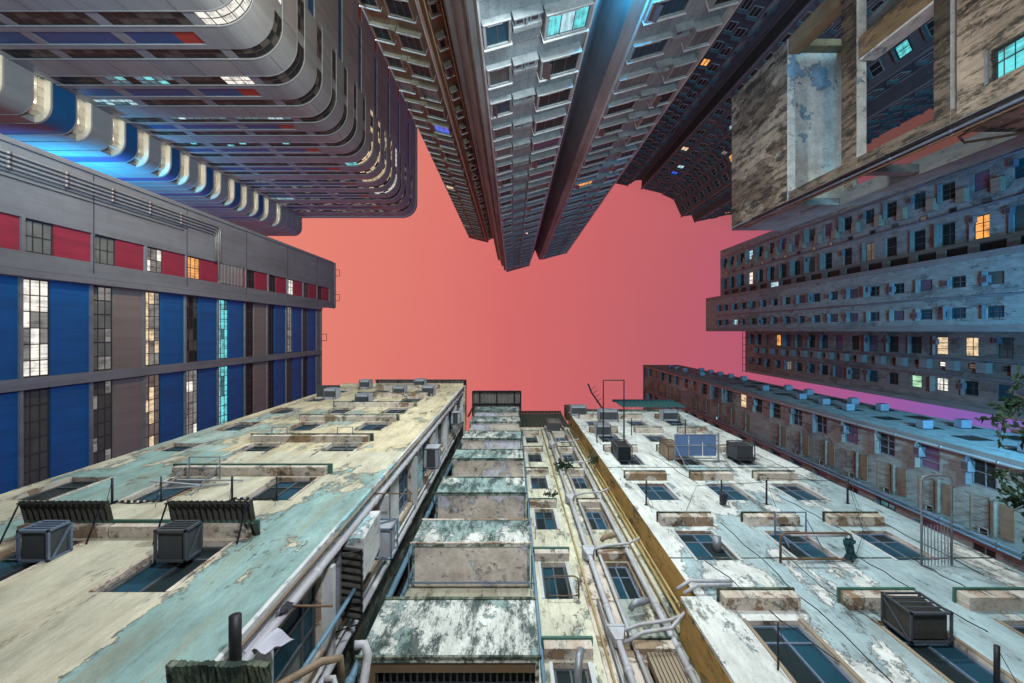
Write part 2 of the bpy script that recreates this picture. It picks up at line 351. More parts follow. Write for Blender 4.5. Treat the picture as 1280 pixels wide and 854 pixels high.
    def corrug(s, F, a0, a1, z, zout, o0, o1, pitch, amp, m=0, t=.006):
        n = max(4, int(round((a1-a0)/pitch*6))); i = len(s.v)
        for k in range(n+1):
            a = a0+(a1-a0)*k/n; dz = amp*cos(2*pi*(a-a0)/pitch)
            for (o, zz) in ((o0, z), (o1, zout)):
                s.v.append(F.P(a, zz+dz, o)); s.v.append(F.P(a, zz+dz+t, o))
        for k in range(n):
            a = i+4*k; b = a+4
            for f in ((a, b, b+2, a+2), (a+1, a+3, b+3, b+1), (a+2, b+2, b+3, a+3), (a, a+1, b+1, b)): s.f.append(f); s.m.append(m)
        return s
    def vcorrug(s, F, a0, a1, z0, z1, o, pitch, amp, m=0):
        n = max(4, int(round((a1-a0)/pitch*6))); i = len(s.v)
        for k in range(n+1):
            a = a0+(a1-a0)*k/n; do = amp*cos(2*pi*(a-a0)/pitch)
            for t in (0, .01):
                for z in (z0, z1): s.v.append(F.P(a, z, o+do+t))
        for k in range(n):
            a = i+4*k; b = a+4
            for f in ((a+2, b+2, b+3, a+3), (b, a, a+1, b+1), (a, b, b+2, a+2), (a+1, a+3, b+3, b+1)): s.f.append(f); s.m.append(m)
        return s
    def data(s, name, mats, off=Vector((0, 0, 0)), smooth=False):
        me = bpy.data.meshes.new(name); me.from_pydata([(a-off[0], b-off[1], c-off[2]) for a, b, c in s.v], [], s.f)
        for q in mats: me.materials.append(M[q])
        me.polygons.foreach_set('material_index', s.m)
        if smooth:
            me.polygons.foreach_set('use_smooth', [True]*len(s.f))
        me.update(); return me
    def build(s, name, mats, parent=None, smooth=False, label=None, **props):
        if isinstance(mats, str): mats = [mats]
        if parent is not None: off = wloc(parent)
        else:
            xs = [v[0] for v in s.v]; ys = [v[1] for v in s.v]; zs = [v[2] for v in s.v]
            off = Vector(((min(xs)+max(xs))/2, (min(ys)+max(ys))/2, min(zs)))
        o = bpy.data.objects.new(name, s.data(name, mats, off, smooth)); COL.objects.link(o)
        if parent is not None: o.parent = parent
        else: o.location = off
        if label: o['label'] = label
        for k, v in props.items(): o[k] = v
        return o
def wloc(o):
    v = Vector((0, 0, 0))
    while o is not None: v = v+o.location; o = o.parent
    return v
class Path:
    def __init__(s, pts):
        s.p = [Vector(q) for q in pts]; s.c = [0.0]
        for a, b in zip(s.p, s.p[1:]): s.c.append(s.c[-1]+(b-a).length)
        s.L = s.c[-1]
        seg = [((b-a).normalized()) for a, b in zip(s.p, s.p[1:])]; s.nrm = []
        for k in range(len(s.p)):
            d = seg[0] if k == 0 else seg[-1] if k == len(s.p)-1 else (seg[k-1]+seg[k]).normalized()
            s.nrm.append(Vector((-d.y, d.x)))
    def at(s, a):
        a = max(0, min(s.L, a))
        for k in range(len(s.c)-1):
            if a <= s.c[k+1]+1e-9:
                t = (a-s.c[k])/max(1e-9, s.c[k+1]-s.c[k]); return s.p[k].lerp(s.p[k+1], t), s.nrm[k].lerp(s.nrm[k+1], t)
        return s.p[-1], s.nrm[-1]
    def sub(s, a0, a1):
        return [s.at(a0)]+[(s.p[k], s.nrm[k]) for k in range(len(s.c)) if a0+1e-4 < s.c[k] < a1-1e-4]+[s.at(a1)]
def arc(cx, cy, r, t0, t1, n=10):
    return [(cx+r*cos(radians(t0+(t1-t0)*k/n)), cy+r*sin(radians(t0+(t1-t0)*k/n))) for k in range(n+1)]
def thing(name, label, cat, loc, group=None):
    o = bpy.data.objects.new(name, None); COL.objects.link(o); o.location = loc; o.empty_display_size = .2
    o['label'] = label; o['category'] = cat
    if group: o['group'] = group
    return o
def tag(o, label, cat, group=None):
    o['label'] = label; o['category'] = cat
    if group: o['group'] = group
    return o
CACHE = {}
def inst(name, key, make, mats, parent, F, a, z, o=0.0, label=None):
    """place a shared local mesh (x along wall, y outward, z up) on a wall plane"""
    k = (name, key, tuple(mats))
    if k not in CACHE:
        mb = MB(); make(mb); CACHE[k] = mb.data(name, mats)
    ob = bpy.data.objects.new(name, CACHE[k]); COL.objects.link(ob)
    if parent is not None: ob.parent = parent
    ob.location = Vector(F.P(a, z, o))-(wloc(parent) if parent is not None else Vector((0, 0, 0))); ob.rotation_euler = (0, 0, F.rz)
    if label: ob['label'] = label
    return ob
def sub(name, key, make, mats, parent, x, y, z):
    k = (name, key, tuple(mats))
    if k not in CACHE:
        mb = MB(); make(mb); CACHE[k] = mb.data(name, mats)
    ob = bpy.data.objects.new(name, CACHE[k]); COL.objects.link(ob); ob.parent = parent; ob.location = (x, y, z); return ob
def splits(n):
    if isinstance(n, int): return [k/n for k in range(n+1)]
    return [0]+list(n)+[1]
WCOUNT = {}; LIT = {}
def window(parent, F, a0, a1, z0, z1, nx=2, nz=1, glass='dark_glass', alt=None, seed=0, o=-.12, bar=.05, fr='aluminium_frame', split=False, name='window', dep=.05, label=None, palt=.3):
    wi = WCOUNT[parent.name] = WCOUNT.get(parent.name, -1)+1
    if (parent.name, wi) in LIT: glass = LIT[parent.name, wi]; alt = None; fr = 'window_iron'
    w = round(a1-a0, 3); h = round(z1-z0, 3); X = [q*w for q in splits(nx)]; Z = [q*h for q in splits(nz)]
    rnd = random.Random(seed*131+7); cells = {}
    for i in range(len(X)-1):
        for j in range(len(Z)-1): cells[i, j] = 2 if (alt and rnd.random() < palt) else 1
    def frame(mb):
        mb.box(0, w, -dep/2, dep/2, 0, bar); mb.box(0, w, -dep/2, dep/2, h-bar, h)
        mb.box(0, bar, -dep/2, dep/2, bar, h-bar); mb.box(w-bar, w, -dep/2, dep/2, bar, h-bar)
        b = bar*.4
        for x in X[1:-1]: mb.box(x-b, x+b, -dep/2+.002, dep/2-.002, bar, h-bar)
        for z in Z[1:-1]: mb.box(bar, w-bar, -dep/2+.004, dep/2-.004, z-b, z+b)
        if not split:
            for (i, j), g in cells.items():
                mb.quad((X[i], -.01, Z[j]), (X[i+1], -.01, Z[j]), (X[i+1], -.01, Z[j+1]), (X[i], -.01, Z[j+1]), g)
    key = (w, h, str(nx), str(nz), bar, dep, split, str(cells) if alt else '')
    mats = [fr] if split else [fr, glass]+([alt] if alt else [])
    ob = inst(name, key, frame, mats, parent, F, a0, z0, o, label)
    if split:
        for (i, j), g in cells.items():
            pw = X[i+1]-X[i]; ph = Z[j+1]-Z[j]
            sub('pane', (round(pw, 3), round(ph, 3)), lambda mb: mb.box(0, round(pw, 3), -.012, -.004, 0, round(ph, 3)), [glass if g == 1 else alt], ob, X[i], 0, Z[j])
    return ob
# ================================================================== ground
g = MB(); g.quad((-900, -900, GZ), (900, -900, GZ), (900, 900, GZ), (-900, 900, GZ))
g.build('ground', 'asphalt')['kind'] = 'structure'

# ================================================================== rounded tower (upper left)
RT = thing('rounded_tower', 'tall grey tower with rounded corners, blue spandrel bands and long strip windows', 'tower', (-36, -35, GZ))
RP = Path([(-47, -25.3)]+arc(-24.4, -28.3, 3.0, 90, 0, 12)+[(-21.4, -46.4)])
sF = lambda x: x+47; sArc0 = RP.c[1]; sArc1 = RP.c[13]; sY = lambda y: sArc1+(-28.3-y)
ZR = 100.0
unitz = [18.2, 27.1, 36.08, 45.27, 53.9, 61.2, 68.45, 76.05, 82.9, 90.0]
RTM = ['rounded_tower_concrete', 'rounded_tower_fascia', 'rounded_tower_blue', 'rounded_tower_red']
core = [(-78, -27)]+[(-26, -27), (-23.2, -29)]+[(-23.2, -45), (-78, -45)]
MB().prism([(-46.9, -26.0), (-25.0, -26.0), (-22.1, -29.0), (-22.1, -46.3), (-46.9, -46.3)], GZ, ZR-.3).build('core', 'window_iron', RT)
shell = MB(); shell.strip(RP, 0, RP.L, GZ, unitz[0], -.7, 0, 0)
pil = [(-47, -46.2), (-41.9, -40.9), (-34.15, -33.1), (-26.4, -25.4)]      # pilasters along the front, X ranges
pilS = [(-28.95, -30.2), (-33.6, -34.1), (-42.8, -43.4)]                      # pilasters on the side face, Y ranges
led = MB()
for u, z0 in enumerate(unitz):
    z1 = unitz[u+1] if u+1 < len(unitz) else ZR; H = z1-z0
    fz = [z0+H*q for q in (0, .18, .26, .45, .52, .68, 1)]
    shell.strip(RP, 0, RP.L, fz[1], fz[2], -.7, .0, 0)
    shell.strip(RP, 0, RP.L, fz[3], fz[4], -.7, .0, 0)
    shell.strip(RP, 0, RP.L, fz[5], fz[6], -.7, .0, 0)
    for zz in (fz[1], fz[5], fz[6]-.16): led.strip(RP, 0, sY(-33.6), zz, zz+.12, 0.0, .03, 0)
    # blue band with red end, curved grey beyond it
    shell.strip(RP, sF(-46.2), sF(-29.0) if u < 9 else sF(-29), fz[2], fz[3], -.7, -.10, 2)
    shell.strip(RP, sF(-29.0)+.0, sF(-27.0), fz[2], fz[3], -.7, -.105, 3)
    shell.strip(RP, sF(-27.0), sY(-33.7), fz[2], fz[3], -.7, .0, 0)
    shell.strip(RP, sY(-33.7), sY(-42.8), fz[2]+.1, fz[3]-.05, -.7, -.10, 2)
    shell.strip(RP, sY(-42.8), sY(-43.6), fz[2], fz[3], -.7, .0, 0)
    shell.strip(RP, sY(-43.6), RP.L, fz[2], fz[3], -.7, -.06, 3)
    for (a, b) in pil: shell.strip(RP, sF(a), sF(b), fz[0], fz[1], -.7, -.06, 0); shell.strip(RP, sF(a), sF(b), fz[2], fz[3], -.09, -.05, 0); shell.strip(RP, sF(a), sF(b), fz[4], fz[5], -.7, -.06, 0)
    for (a, b) in pilS: shell.strip(RP, sY(a), sY(b), fz[0], fz[1], -.7, -.06, 0); shell.strip(RP, sY(a), sY(b), fz[4], fz[5], -.7, -.06, 0)
    shell.strip(RP, sY(-34.1), RP.L, fz[0], fz[1], -.7, -.0, 0); shell.strip(RP, sY(-34.1), RP.L, fz[4], fz[5], -.7, -.0, 0)
    # window strips; bays (from,to arc length)
    bays = [(sF(-46.2), sF(-41.9)), (sF(-40.9), sF(-34.15)), (sF(-33.1), sF(-26.4)), (sF(-25.4), sY(-28.95)), (sY(-30.2), sY(-33.6))]
    for row, (za, zb) in enumerate(((fz[0], fz[1]), (fz[4], fz[5]))):
        for b, (a0, a1) in enumerate(bays):
            curved = b == 3; r = random.Random(u*31+row*7+b); za2 = za+.06; zb2 = zb-.0
            state = {}
            n = max(2, int(round((a1-a0)/.95))); nzr = 2
            for i in range(n):
                for j in range(nzr):
                    v = 'dark_glass' if r.random() < .7 else 'dim_glass'
                    if u == 2 and row == 0 and b == 3 and i < 7: v = 'lit_white' if j == 1 or r.random() < .8 else 'dim_glass'
                    if u == 3 and row == 0 and b == 1 and r.random() < .5: v = 'lit_teal_dim' if r.random() < .6 else 'lit_cyan'
                    if u == 3 and row == 0 and b == 2 and i >= n-3: v = 'lit_white'
                    if u == 3 and row == 1 and b == 0: v = 'lit_ice' if r.random() < .6 else 'lit_teal_dim'
                    if u == 4 and row == 0 and b in (1, 2) and j == 0: v = 'lit_teal_dim' if r.random() < .7 else 'lit_ice'
                    if u == 2 and b == 4: v = 'lit_white'
                    if u == 5 and row == 0 and b < 3 and r.random() < .12: v = 'lit_cyan'
                    if u == 6 and row == 0 and b == 3: v = 'lit_warm' if i > 1 and r.random() < .72 else ('lit_cyan' if i < 2 else 'dark_glass')
                    if u == 6 and row == 0 and b == 4: v = 'lit_warm' if r.random() < .8 else 'dark_glass'
                    if u in (6, 7) and row == 1 and b in (3, 4): v = 'lit_warm' if r.random() < .6 else 'dark_glass'
                    if u == 7 and row == 0 and b in (3, 4): v = 'lit_warm' if r.random() < .75 else 'dark_glass'
                    if u == 8 and row == 0 and b in (3, 4): v = 'lit_white' if r.random() < .85 else 'dark_glass'
                    if u == 8 and row == 1 and b == 0: v = 'lit_ice'
                    if u == 9 and (r.random() < .30): v = 'lit_dimwarm'
                    if u >= 7 and b < 3 and r.random() < .14: v = 'lit_dim'
                    state[i, j] = v
            names = sorted(set(state.values())); fr = MB()
            fr.strip(RP, a0, a1, za2-.05, za2+.04, -.2, -.06); fr.strip(RP, a0, a1, zb2-.05, zb2+.03, -.2, -.06); fr.strip(RP, a0, a1, (za2+zb2)/2-.03, (za2+zb2)/2+.03, -.14, -.07)
            for i in range(n+1):
                a = a0+(a1-a0)*i/n; fr.strip(RP, max(a0, a-.035), min(a1, a+.035), za2, zb2, -.14, -.065)
            split = u in (2, 3) and b < 3
            if not split:
                for (i, j), v in state.items():
                    q0 = RP.at(a0+(a1-a0)*i/n); q1 = RP.at(a0+(a1-a0)*(i+1)/n); zz0 = za2+(zb2-za2)*j/2; zz1 = za2+(zb2-za2)*(j+1)/2
                    P = lambda q, z: (q[0].x-q[1].x*.10, q[0].y-q[1].y*.10, z)
                    fr.quad(P(q0, zz0), P(q1, zz0), P(q1, zz1), P(q0, zz1), 1+names.index(v))
                fr.build('window', ['window_iron']+names, RT)
            else:
                base = RP.at(a0)[0]; wo = bpy.data.objects.new('window', fr.data('window', ['window_iron'], Vector((base.x, base.y, za2)))); COL.objects.link(wo)
                wo.parent = RT; wo.location = Vector((base.x, base.y, za2))-RT.location
                pw = round((a1-a0)/n, 3); ph = round((zb2-za2)/2, 3)
                for (i, j), v in state.items():
                    sub('pane', (pw, ph, 'rt'), lambda mb: mb.box(0.01, pw-.01, -.12, -.10, .01, ph-.01), [v], wo, i*pw, 0, j*ph)
shell.build('concrete_shell', RTM, RT)
led.build('ledges', RTM, RT)
pj = MB(); rj = random.Random(9)
for u, z0 in enumerate(unitz):
    z1 = unitz[u+1] if u+1 < len(unitz) else ZR; H = z1-z0
    for a in [x*3.85+1.2 for x in range(0, 12)]:
        if a < RP.L-.1: pj.strip(RP, a, a+.05, z0+H*.71, z1-.02, 0, .006, 0)
    for a in (sY(-36.5), sY(-40.2), sY(-44.6)): pj.strip(RP, a, a+.05, z0, z1-.02, 0, .006, 0)
pj.build('panel_joint', 'window_iron', RT)['kind'] = 'stuff'
# run-off stains left by the joints and a few replaced, slightly lighter panels
pp = MB()
for u in range(2, 10):
    z0 = unitz[u]; z1 = unitz[u+1] if u+1 < len(unitz) else ZR; H = z1-z0
    for k in range(12):
        if rj.random() < .28: pp.strip(RP, k*3.85+1.26, min(RP.L, k*3.85+1.2+3.84), z0+H*.72, z1-.04, 0, .004, 1)
pp.build('replaced_panel', RTM, RT)['kind'] = 'stuff'
cap = MB(); cap.strip(RP, 0, RP.L, ZR, ZR+.9, -.8, .25, 1); cap.build('parapet', RTM, RT)

# wing of the rounded tower with lit balcony slots
WG = thing('balcony_wing', 'blue and grey rounded wing with a column of lit cream balcony slots', 'tower', (-60, -30, GZ))
WP = Path([(-80, -21.2)]+arc(-48.7, -22.9, 1.7, 90, 0, 8)+[(-47.0, -26.2)])
# slots open from X=-48.6 on the front, round the corner, to the main tower
sW = lambda x: x+80; eL = WP.L
MB().prism([(-80, -23.5), (-50.6, -23.5), (-49.3, -24.6), (-49.3, -45), (-80, -45)], GZ, 101).build('core', 'balcony_cream', WG)
slots = [z for z in (35.6, 40.2, 44.6, 49.05, 53.4, 57.07, 60.8, 64.35, 67.95, 71.5, 75.1, 78.65, 82.3, 85.8)]
ws = MB(); prev = GZ; blue = False
for k, z in enumerate(slots):
    m = 0 if k % 2 == 0 else 2
    m = 2 if k % 2 == 1 else 0
    ws.strip(WP, 0, eL, prev, z, -1.6, 0, m)
    ws.strip(WP, 0, sW(-48.62), z, z+1.75, -1.6, 0, 0)
    ws.strip(WP, 0, eL, z-.10, z-.0, 0, .07, 1); ws.strip(WP, 0, eL, z+1.75, z+1.85, 0, .07, 1)
    prev = z+1.75
ws.strip(WP, 0, eL, prev, 90.3, -1.6, 0, 0); ws.strip(WP, 0, sW(-48.62), 90.3, 92.0, -1.6, 0, 0); ws.strip(WP, 0, eL, 92.0, 101.5, -1.6, 0, 0)
for z in (92.3, 94.5, 96.8, 99.2): ws.strip(WP, 0, eL, z, z+.15, 0, .08, 1)
ws.build('wing_shell', RTM, WG)
for k, z in enumerate(slots+[90.3]):
    if z < 40: continue
    b = MB(); b.strip(WP, sW(-48.62), eL, z+.02, z+.10, -.78, -.02); b.strip(WP, sW(-48.62), eL, z+.10, z+1.73, -.78, -.70)
    b.strip(WP, sW(-48.62), eL, z+1.66, z+1.74, -.7, -.02); b.build('balcony_lining', 'balcony_cream', WG)
    r = MB(); 
    for a in (sW(-48.62)+.2+1.0*j for j in range(7)):
        if a < eL: r.strip(WP, a, a+.06, z+.1, z+1.66, -.69, -.62)
    r.strip(WP, sW(-48.5), eL, z+.95, z+1.0, -.69, -.65); r.build('balcony_screen', 'white_trim', WG)
    lamp('POINT', 'balcony_lamp', (-47.62, -22.9, z+.55), None, 20, (1, .92, .78), .05).parent = WG; lamp('POINT', 'balcony_lamp', (-47.45, -24.6, z+.55), None, 14, (1, .92, .78), .05).parent = WG
    bpy.context.view_layer.objects.active = None
for o in WG.children:
    if o.type == 'LIGHT': o.location = o.location-WG.location

# ================================================================== factory block (left)
FB = thing('factory_block', 'industrial building with blue and red panels beside tall gridded windows', 'factory', (-34, 0, GZ))
FF = Face((-25.8, 16.0), (-25.8, -9.8)); fy = lambda y: 16.0-y
fs = MB()
ZT, ZT2 = 65.5, 61.0
red = (fy(-4.2), fy(-5.99)); bl1 = (fy(2.5), fy(-2.84)); bl2 = (fy(8.46), fy(3.12)); bl3 = (fy(14.6), fy(9.1))
holes = []; zk = [24+4*k for k in range(-6, 11)]
for k in range(-6, 11):
    z0 = 24+4*k
    if z0+3.83 < ZT2:
        holes.append((*bl1, z0, z0+3.83)); holes.append((*bl2, z0, z0+3.83)); holes.append((*bl3, z0, z0+3.83))
    if z0+1.6 < ZT: holes.append((*red, z0, min(z0+3.83, ZT-.4)))
hb = [h for h in holes if h[0] < fy(-3.3)]; hr = [h for h in holes if h[0] >= fy(-3.3)]
fs.wall(FF, 0, fy(-3.34), GZ, ZT2, hb, .45)
fs.wall(FF, fy(-3.34), FF.L, GZ, ZT, hr, .40, o=.10)
fs.quad(FF.P(fy(-3.34), GZ, 0), FF.P(fy(-3.34), GZ, .10), FF.P(fy(-3.34), ZT, .10), FF.P(fy(-3.34), ZT, 0))
fs.build('wall', 'factory_concrete', FB)
MB().box(-42, -26.26, -9.79, 15.9, GZ, ZT2-.02).box(-42, -26.27, -9.75, -3.36, ZT2, ZT-.05).box(-26.27, -25.7, -9.8, -9.7, GZ, ZT).build('core', 'factory_concrete', FB)
MB().box(-42, -25.8, -9.95, -9.8, GZ, ZT).build('side_wall', 'factory_concrete', FB)
beam = MB()
beam.fbox(FF, fy(3.10), fy(2.52), GZ, ZT2, 0, .16); beam.fbox(FF, fy(9.08), fy(8.48), GZ, ZT2, 0, .16); beam.fbox(FF, fy(-2.86), fy(-3.22), GZ, ZT2, 0, .30)
beam.fbox(FF, fy(-3.24), fy(-3.40), GZ, ZT, .10, .24)
beam.fbox(FF, fy(-9.6), fy(-9.8), GZ, ZT, .10, .2); beam.fbox(FF, fy(-3.4), fy(-9.8), ZT, ZT+.35, -.3, .2); beam.fbox(FF, 0, fy(-3.3), ZT2, ZT2+.3, -.3, .1)
beam.build('beam', 'factory_concrete', FB)
jt = MB()
for z in (28.0, 36.0, 44.0, 52.0, 60.0): jt.fbox(FF, fy(-3.5), fy(-9.6), z-.12, z-.06, .10, .112)
jt.build('panel_joint', 'window_iron', FB)
st1 = {-1: 'dim_glass', 0: 'lit_white', 1: 'curtain_glass', 2: 'lit_warm', 3: 'dim_glass', 4: 'lit_cyan', 5: 'dark_glass', 6: 'dark_glass', 7: 'lit_dim', 8: 'dim_glass', 9: 'dark_glass'}
st2 = {-1: 'dim_glass', 0: 'dim_glass', 1: 'dim_glass', 2: 'lit_dimwarm', 3: 'lit_dim', 4: 'lit_cyan', 5: 'dark_glass', 6: 'dark_glass', 7: 'dim_glass', 8: 'dark_glass', 9: 'dark_glass'}
alt1 = {0: 'lit_dim', 1: 'lit_dim', 2: 'lit_dim', 3: 'dark_glass', 4: 'lit_teal_dim', 7: 'dark_glass'}
alt2 = {1: 'lit_dim', 2: 'lit_warm', 3: 'lit_white', 4: 'lit_teal_dim'}
for k in range(-3, 10):
    z0 = 24+4*k
    for zi, ((a0, a1), st, al) in enumerate(((bl1, st1, alt1), (bl2, st2, alt2), (bl3, st2, {}))):
        if z0+3.83 >= ZT2: continue
        window(FB, FF, a0+.02, a1-.02, z0+.02, z0+1.52, 6, 3, st.get(k, 'dark_glass'), al.get(k), seed=k*5+zi, o=-.22, bar=.07, fr='window_iron', split=(-1 <= k <= 3 and zi < 2), palt=.35 if k in (1, 2, 3) else .12)
        p = MB(); p.fbox(FF, a0, a1, z0+1.55, z0+3.83, -.30, -.12)
        for a in range(1, 8): p.fbox(FF, a0+(a1-a0)*a/8-.012, a0+(a1-a0)*a/8+.012, z0+1.57, z0+3.81, -.12, -.108)
        p.build('cladding_panel', 'factory_grey_panel' if k in (1, 5) else 'factory_blue', FB, **({'label': 'grey cladding panel'} if k in (1, 5) else {}))
rs = {0: 'curtain_glass', 1: 'curtain_glass', 2: 'lit_dim', 3: 'lit_orange', 5: 'dark_glass', 6: 'dark_glass', 7: 'lit_white', 8: 'dim_glass'}
for k in range(-3, 11):
    z0 = 24+4*k
    if k != 4: window(FB, FF, red[0]+.02, red[1]-.02, z0+.02, min(z0+1.58, ZT-.5), 2, 3, rs.get(k, 'dark_glass'), 'lit_white' if k == 2 else ('dark_glass' if k == 3 else None), seed=k, o=-.10, bar=.07, fr='window_iron', split=(-1 <= k <= 3), palt=.4 if k == 2 else .2)
    z2 = min(z0+3.83, ZT-.4)
    if z2 > z0+1.7: MB().fbox(FF, red[0], red[1], z0+1.62, z2, -.25, -.02).build('cladding_panel', 'factory_red', FB, label='crimson cladding panel')
# ventilation louvre with ducts at the fifth floor of the red strip
lv = MB()
for j in range(7): lv.fbox(FF, red[0]+.05, red[1]-.05, 40.1+j*.5, 40.32+j*.5, -.12, .14)
lv.build('louvre', 'grey_metal', FB)
for j in range(4):
    y = -9.05+j*.24; mb = MB(); o = .22
    ztop = 39.8-j*.22; x = -25.8+o; y2 = -6.0 if j != 1 else -4.6
    mb.tube([(x, y, GZ), (x, y, ztop-.35), (x, y+.1, ztop-.08), (x, y+.4, ztop), (x, y2, ztop)], .068 if j < 3 else .05, 8, 0)
    for z in range(2, 38, 3): mb.tube([(x, y, z), (x, y, z+.18)], .095, 8)
    tag(mb.build('service_pipe', 'grey_metal', smooth=True), ['grey pipe nearest the top edge of the factory wall, bending down to the red strip', 'second grey pipe along the factory wall, reaching lowest into the red strip', 'third grey pipe along the factory wall before the bend', 'thinnest grey pipe of the bundle on the factory wall, lowest one'][j], 'pipe', 'pipe bundle on the factory wall')
for j in range(4, 6):
    mb = MB(); y = -9.05+j*.24; mb.tube([(-25.64, y, GZ), (-25.64, y, 37-j*.3)], .022, 6); 
    tag(mb.build('cable', 'black_metal'), ['black cable just below the grey pipe bundle on the factory wall', 'lowest thin black cable under the factory pipe bundle'][j-4], 'cable')
for i, (y, z) in enumerate(((-8.9, 65.9), (-5.3, 65.9), (0.4, 61.3))):
    mb = MB(); mb.tube([(-25.9, y, z-.1), (-25.2, y, z+.3), (-25.2, y+.9, z+.3), (-25.9, y+.9, z-.1)], .05, 6)
    tag(mb.build('roof_bracket', 'black_metal'), ['small bracket over the roof edge near the factory corner', 'small bracket over the middle of the factory parapet', 'bracket on the stepped lower roof of the factory'][i], 'bracket')

# ================================================================== angled apartment tower (centre top)
JT = thing('angled_apartment_tower', 'tall angled apartment tower with bay windows, concrete fin and a blue lit notch', 'tower', (2, -16, GZ))
ZJ = 85.0; FLJ = 2.83
A, B, B2, C, D, E, E2, Fp, G, H = (-8.2, -17.6), (-4.6, -16.7), (-3.5, -17.15), (-2.75, -13.7), (-1.25, -11.2), (3.1, -12.4), (4.1, -15.0), (4.8, -13.3), (5.4, -13.3), (9.7, -14.5)
MB().prism([(-8.0, -17.75), (-4.7, -16.9), (-3.5, -17.35), (-2.95, -14.0), (-1.3, -11.4), (3.0, -12.6), (4.0, -15.3), (4.95, -13.5), (5.3, -13.5), (9.5, -14.7), (9.5, -30), (-8.0, -30)], GZ, ZJ-.1).build('core', 'fin_concrete_dark', JT)
J1, J1b, JF, JN, JN2, JP, J2, J3 = Face(A, B), Face(B, B2), Face(C, D), Face(E, E2), Face(E2, Fp), Face(Fp, G), Face(D, E), Face(G, H)
def plainface(F, m, name, mats, z1=ZJ, o0=-.25, o1=0, par=JT):
    MB().fbox(F, 0, F.L, GZ, z1, o0, o1).build(name, mats, par)
plainface(J1, 0, 'wall', 'brown_render'); plainface(J1b, 0, 'wall', 'brown_render', ZJ-1.2); plainface(Face(B2, C), 0, 'wall', 'fin_concrete', ZJ-1)
plainface(JF, 0, 'fin_wall', 'fin_concrete', ZJ-.6); plainface(JN, 0, 'notch_wall', 'fin_concrete_dark', ZJ-.5); plainface(JN2, 0, 'notch_wall', 'fin_concrete_dark', ZJ-.8); plainface(JP, 0, 'fin_wall', 'fin_concrete', ZJ-.3)
plainface(J2, 0, 'wall', 'pebble_render'); plainface(J3, 0, 'wall', 'pebble_render', ZJ-1.5)
fin = MB()
for a, w, d in ((.30, .20, .22), (1.35, .5, .16), (2.55, .14, .25)): fin.fbox(JF, a, a+w, GZ, ZJ-.2, 0, d)
fin.build('fin_rib', 'fin_concrete', JT)
edge = MB(); edge.fbox(J2, 0, .07, GZ, ZJ, 0, .12); edge.fbox(J2, J2.L-.09, J2.L, GZ, ZJ, 0, .14); edge.fbox(J3, 0, .08, GZ, ZJ-1.5, 0, .12); edge.fbox(J3, J3.L-.08, J3.L, GZ, ZJ-1.5, 0, .40); edge.fbox(J1, 0, .06, GZ, ZJ, 0, .06); edge.fbox(J1, J1.L-.30, J1.L-.22, GZ, ZJ, 0, .16)
edge.build('corner_trim', 'white_trim', JT)
ring = MB(); ring.fbox(J2, 0, J2.L, ZJ, ZJ+.5, -.3, .15); ring.fbox(J3, 0, J3.L, ZJ-1.5, ZJ-1.0, -.3, .15); ring.fbox(J1, 0, J1.L, ZJ, ZJ+.4, -.3, .12); ring.build('roof_edge', 'fin_concrete', JT)
for F, aa in ((J1, J1.L-.12), (J1b, .12), (J1b, .95), (JF, .1)):
    p = MB(); p.tube([F.P(aa, GZ, .10), F.P(aa, ZJ-2, .10)], .045, 6); tag(p.build('drainpipe', 'brown_pipe' if F is not JF else 'grey_metal', smooth=True), {0: 'thin brown downpipe between the wide bays and the small bays of the brown face', 1: 'brown downpipe left of the narrow windows by the concrete fin', 2: 'brown downpipe in the re-entrant corner of the brown face', 3: 'grey downpipe at the left foot of the concrete fin'}[[J1.L-.12, .12, .95, .1].index(aa)], 'drainpipe')
def bay(F, a0, a1, z0, h, d, glass, seed, cm='bay_concrete', nx=3, alt=None, lip=True):
    w = round(a1-a0, 3)
    def mk(mb):
        t = .10
        mb.box(0, w, 0, d, 0, t); mb.box(0, w, 0, d, h-t, h); mb.box(0, t, 0, d, t, h-t); mb.box(w-t, w, 0, d, t, h-t)
        mb.box(t, w-t, 0, .02, t, h-t)
        if lip: mb.box(-.03, w+.03, 0, d+.07, h, h+.05, 1); mb.box(.02, w-.02, d, d+.04, -.04, .0, 1)
    ob = inst('bay_window', (w, h, d, lip), mk, [cm, 'white_trim'], JT, F, a0, z0)
    def wm(mb):
        W_ = w-.2; H_ = h-.2; b = .035
        mb.box(0, W_, -.03, .0, 0, b); mb.box(0, W_, -.03, .0, H_-b, H_); mb.box(0, b, -.03, 0, b, H_-b); mb.box(W_-b, W_, -.03, 0, b, H_-b)
        for i in range(1, nx): mb.box(W_*i/nx-b/2, W_*i/nx+b/2, -.03, -.002, b, H_-b)
        for i in range(nx): mb.quad((W_*i/nx, -.015, 0), (W_*(i+1)/nx, -.015, 0), (W_*(i+1)/nx, -.015, H_), (W_*i/nx, -.015, H_), 1 if (seed*7+i) % 3 else 2)
        if seed % 4 == 1:   # casement swung open
            x = W_*.25; mb.hexa([(0, 0, b), (.02, 0, b), (x*.8+.02, .22, b), (x*.8, .22, b), (0, 0, H_-b), (.02, 0, H_-b), (x*.8+.02, .22, H_-b), (x*.8, .22, H_-b)], 0)
        mb.box(W_*.1, W_*.75, .0, .05, b, b+.035, 3)
    sub('window', (w, h, nx, seed % 12), wm, ['dark_frame', glass, alt or glass, 'white_trim'], ob, .1, d-.06, .1)
    return ob
nf = int((ZJ-2)/FLJ)
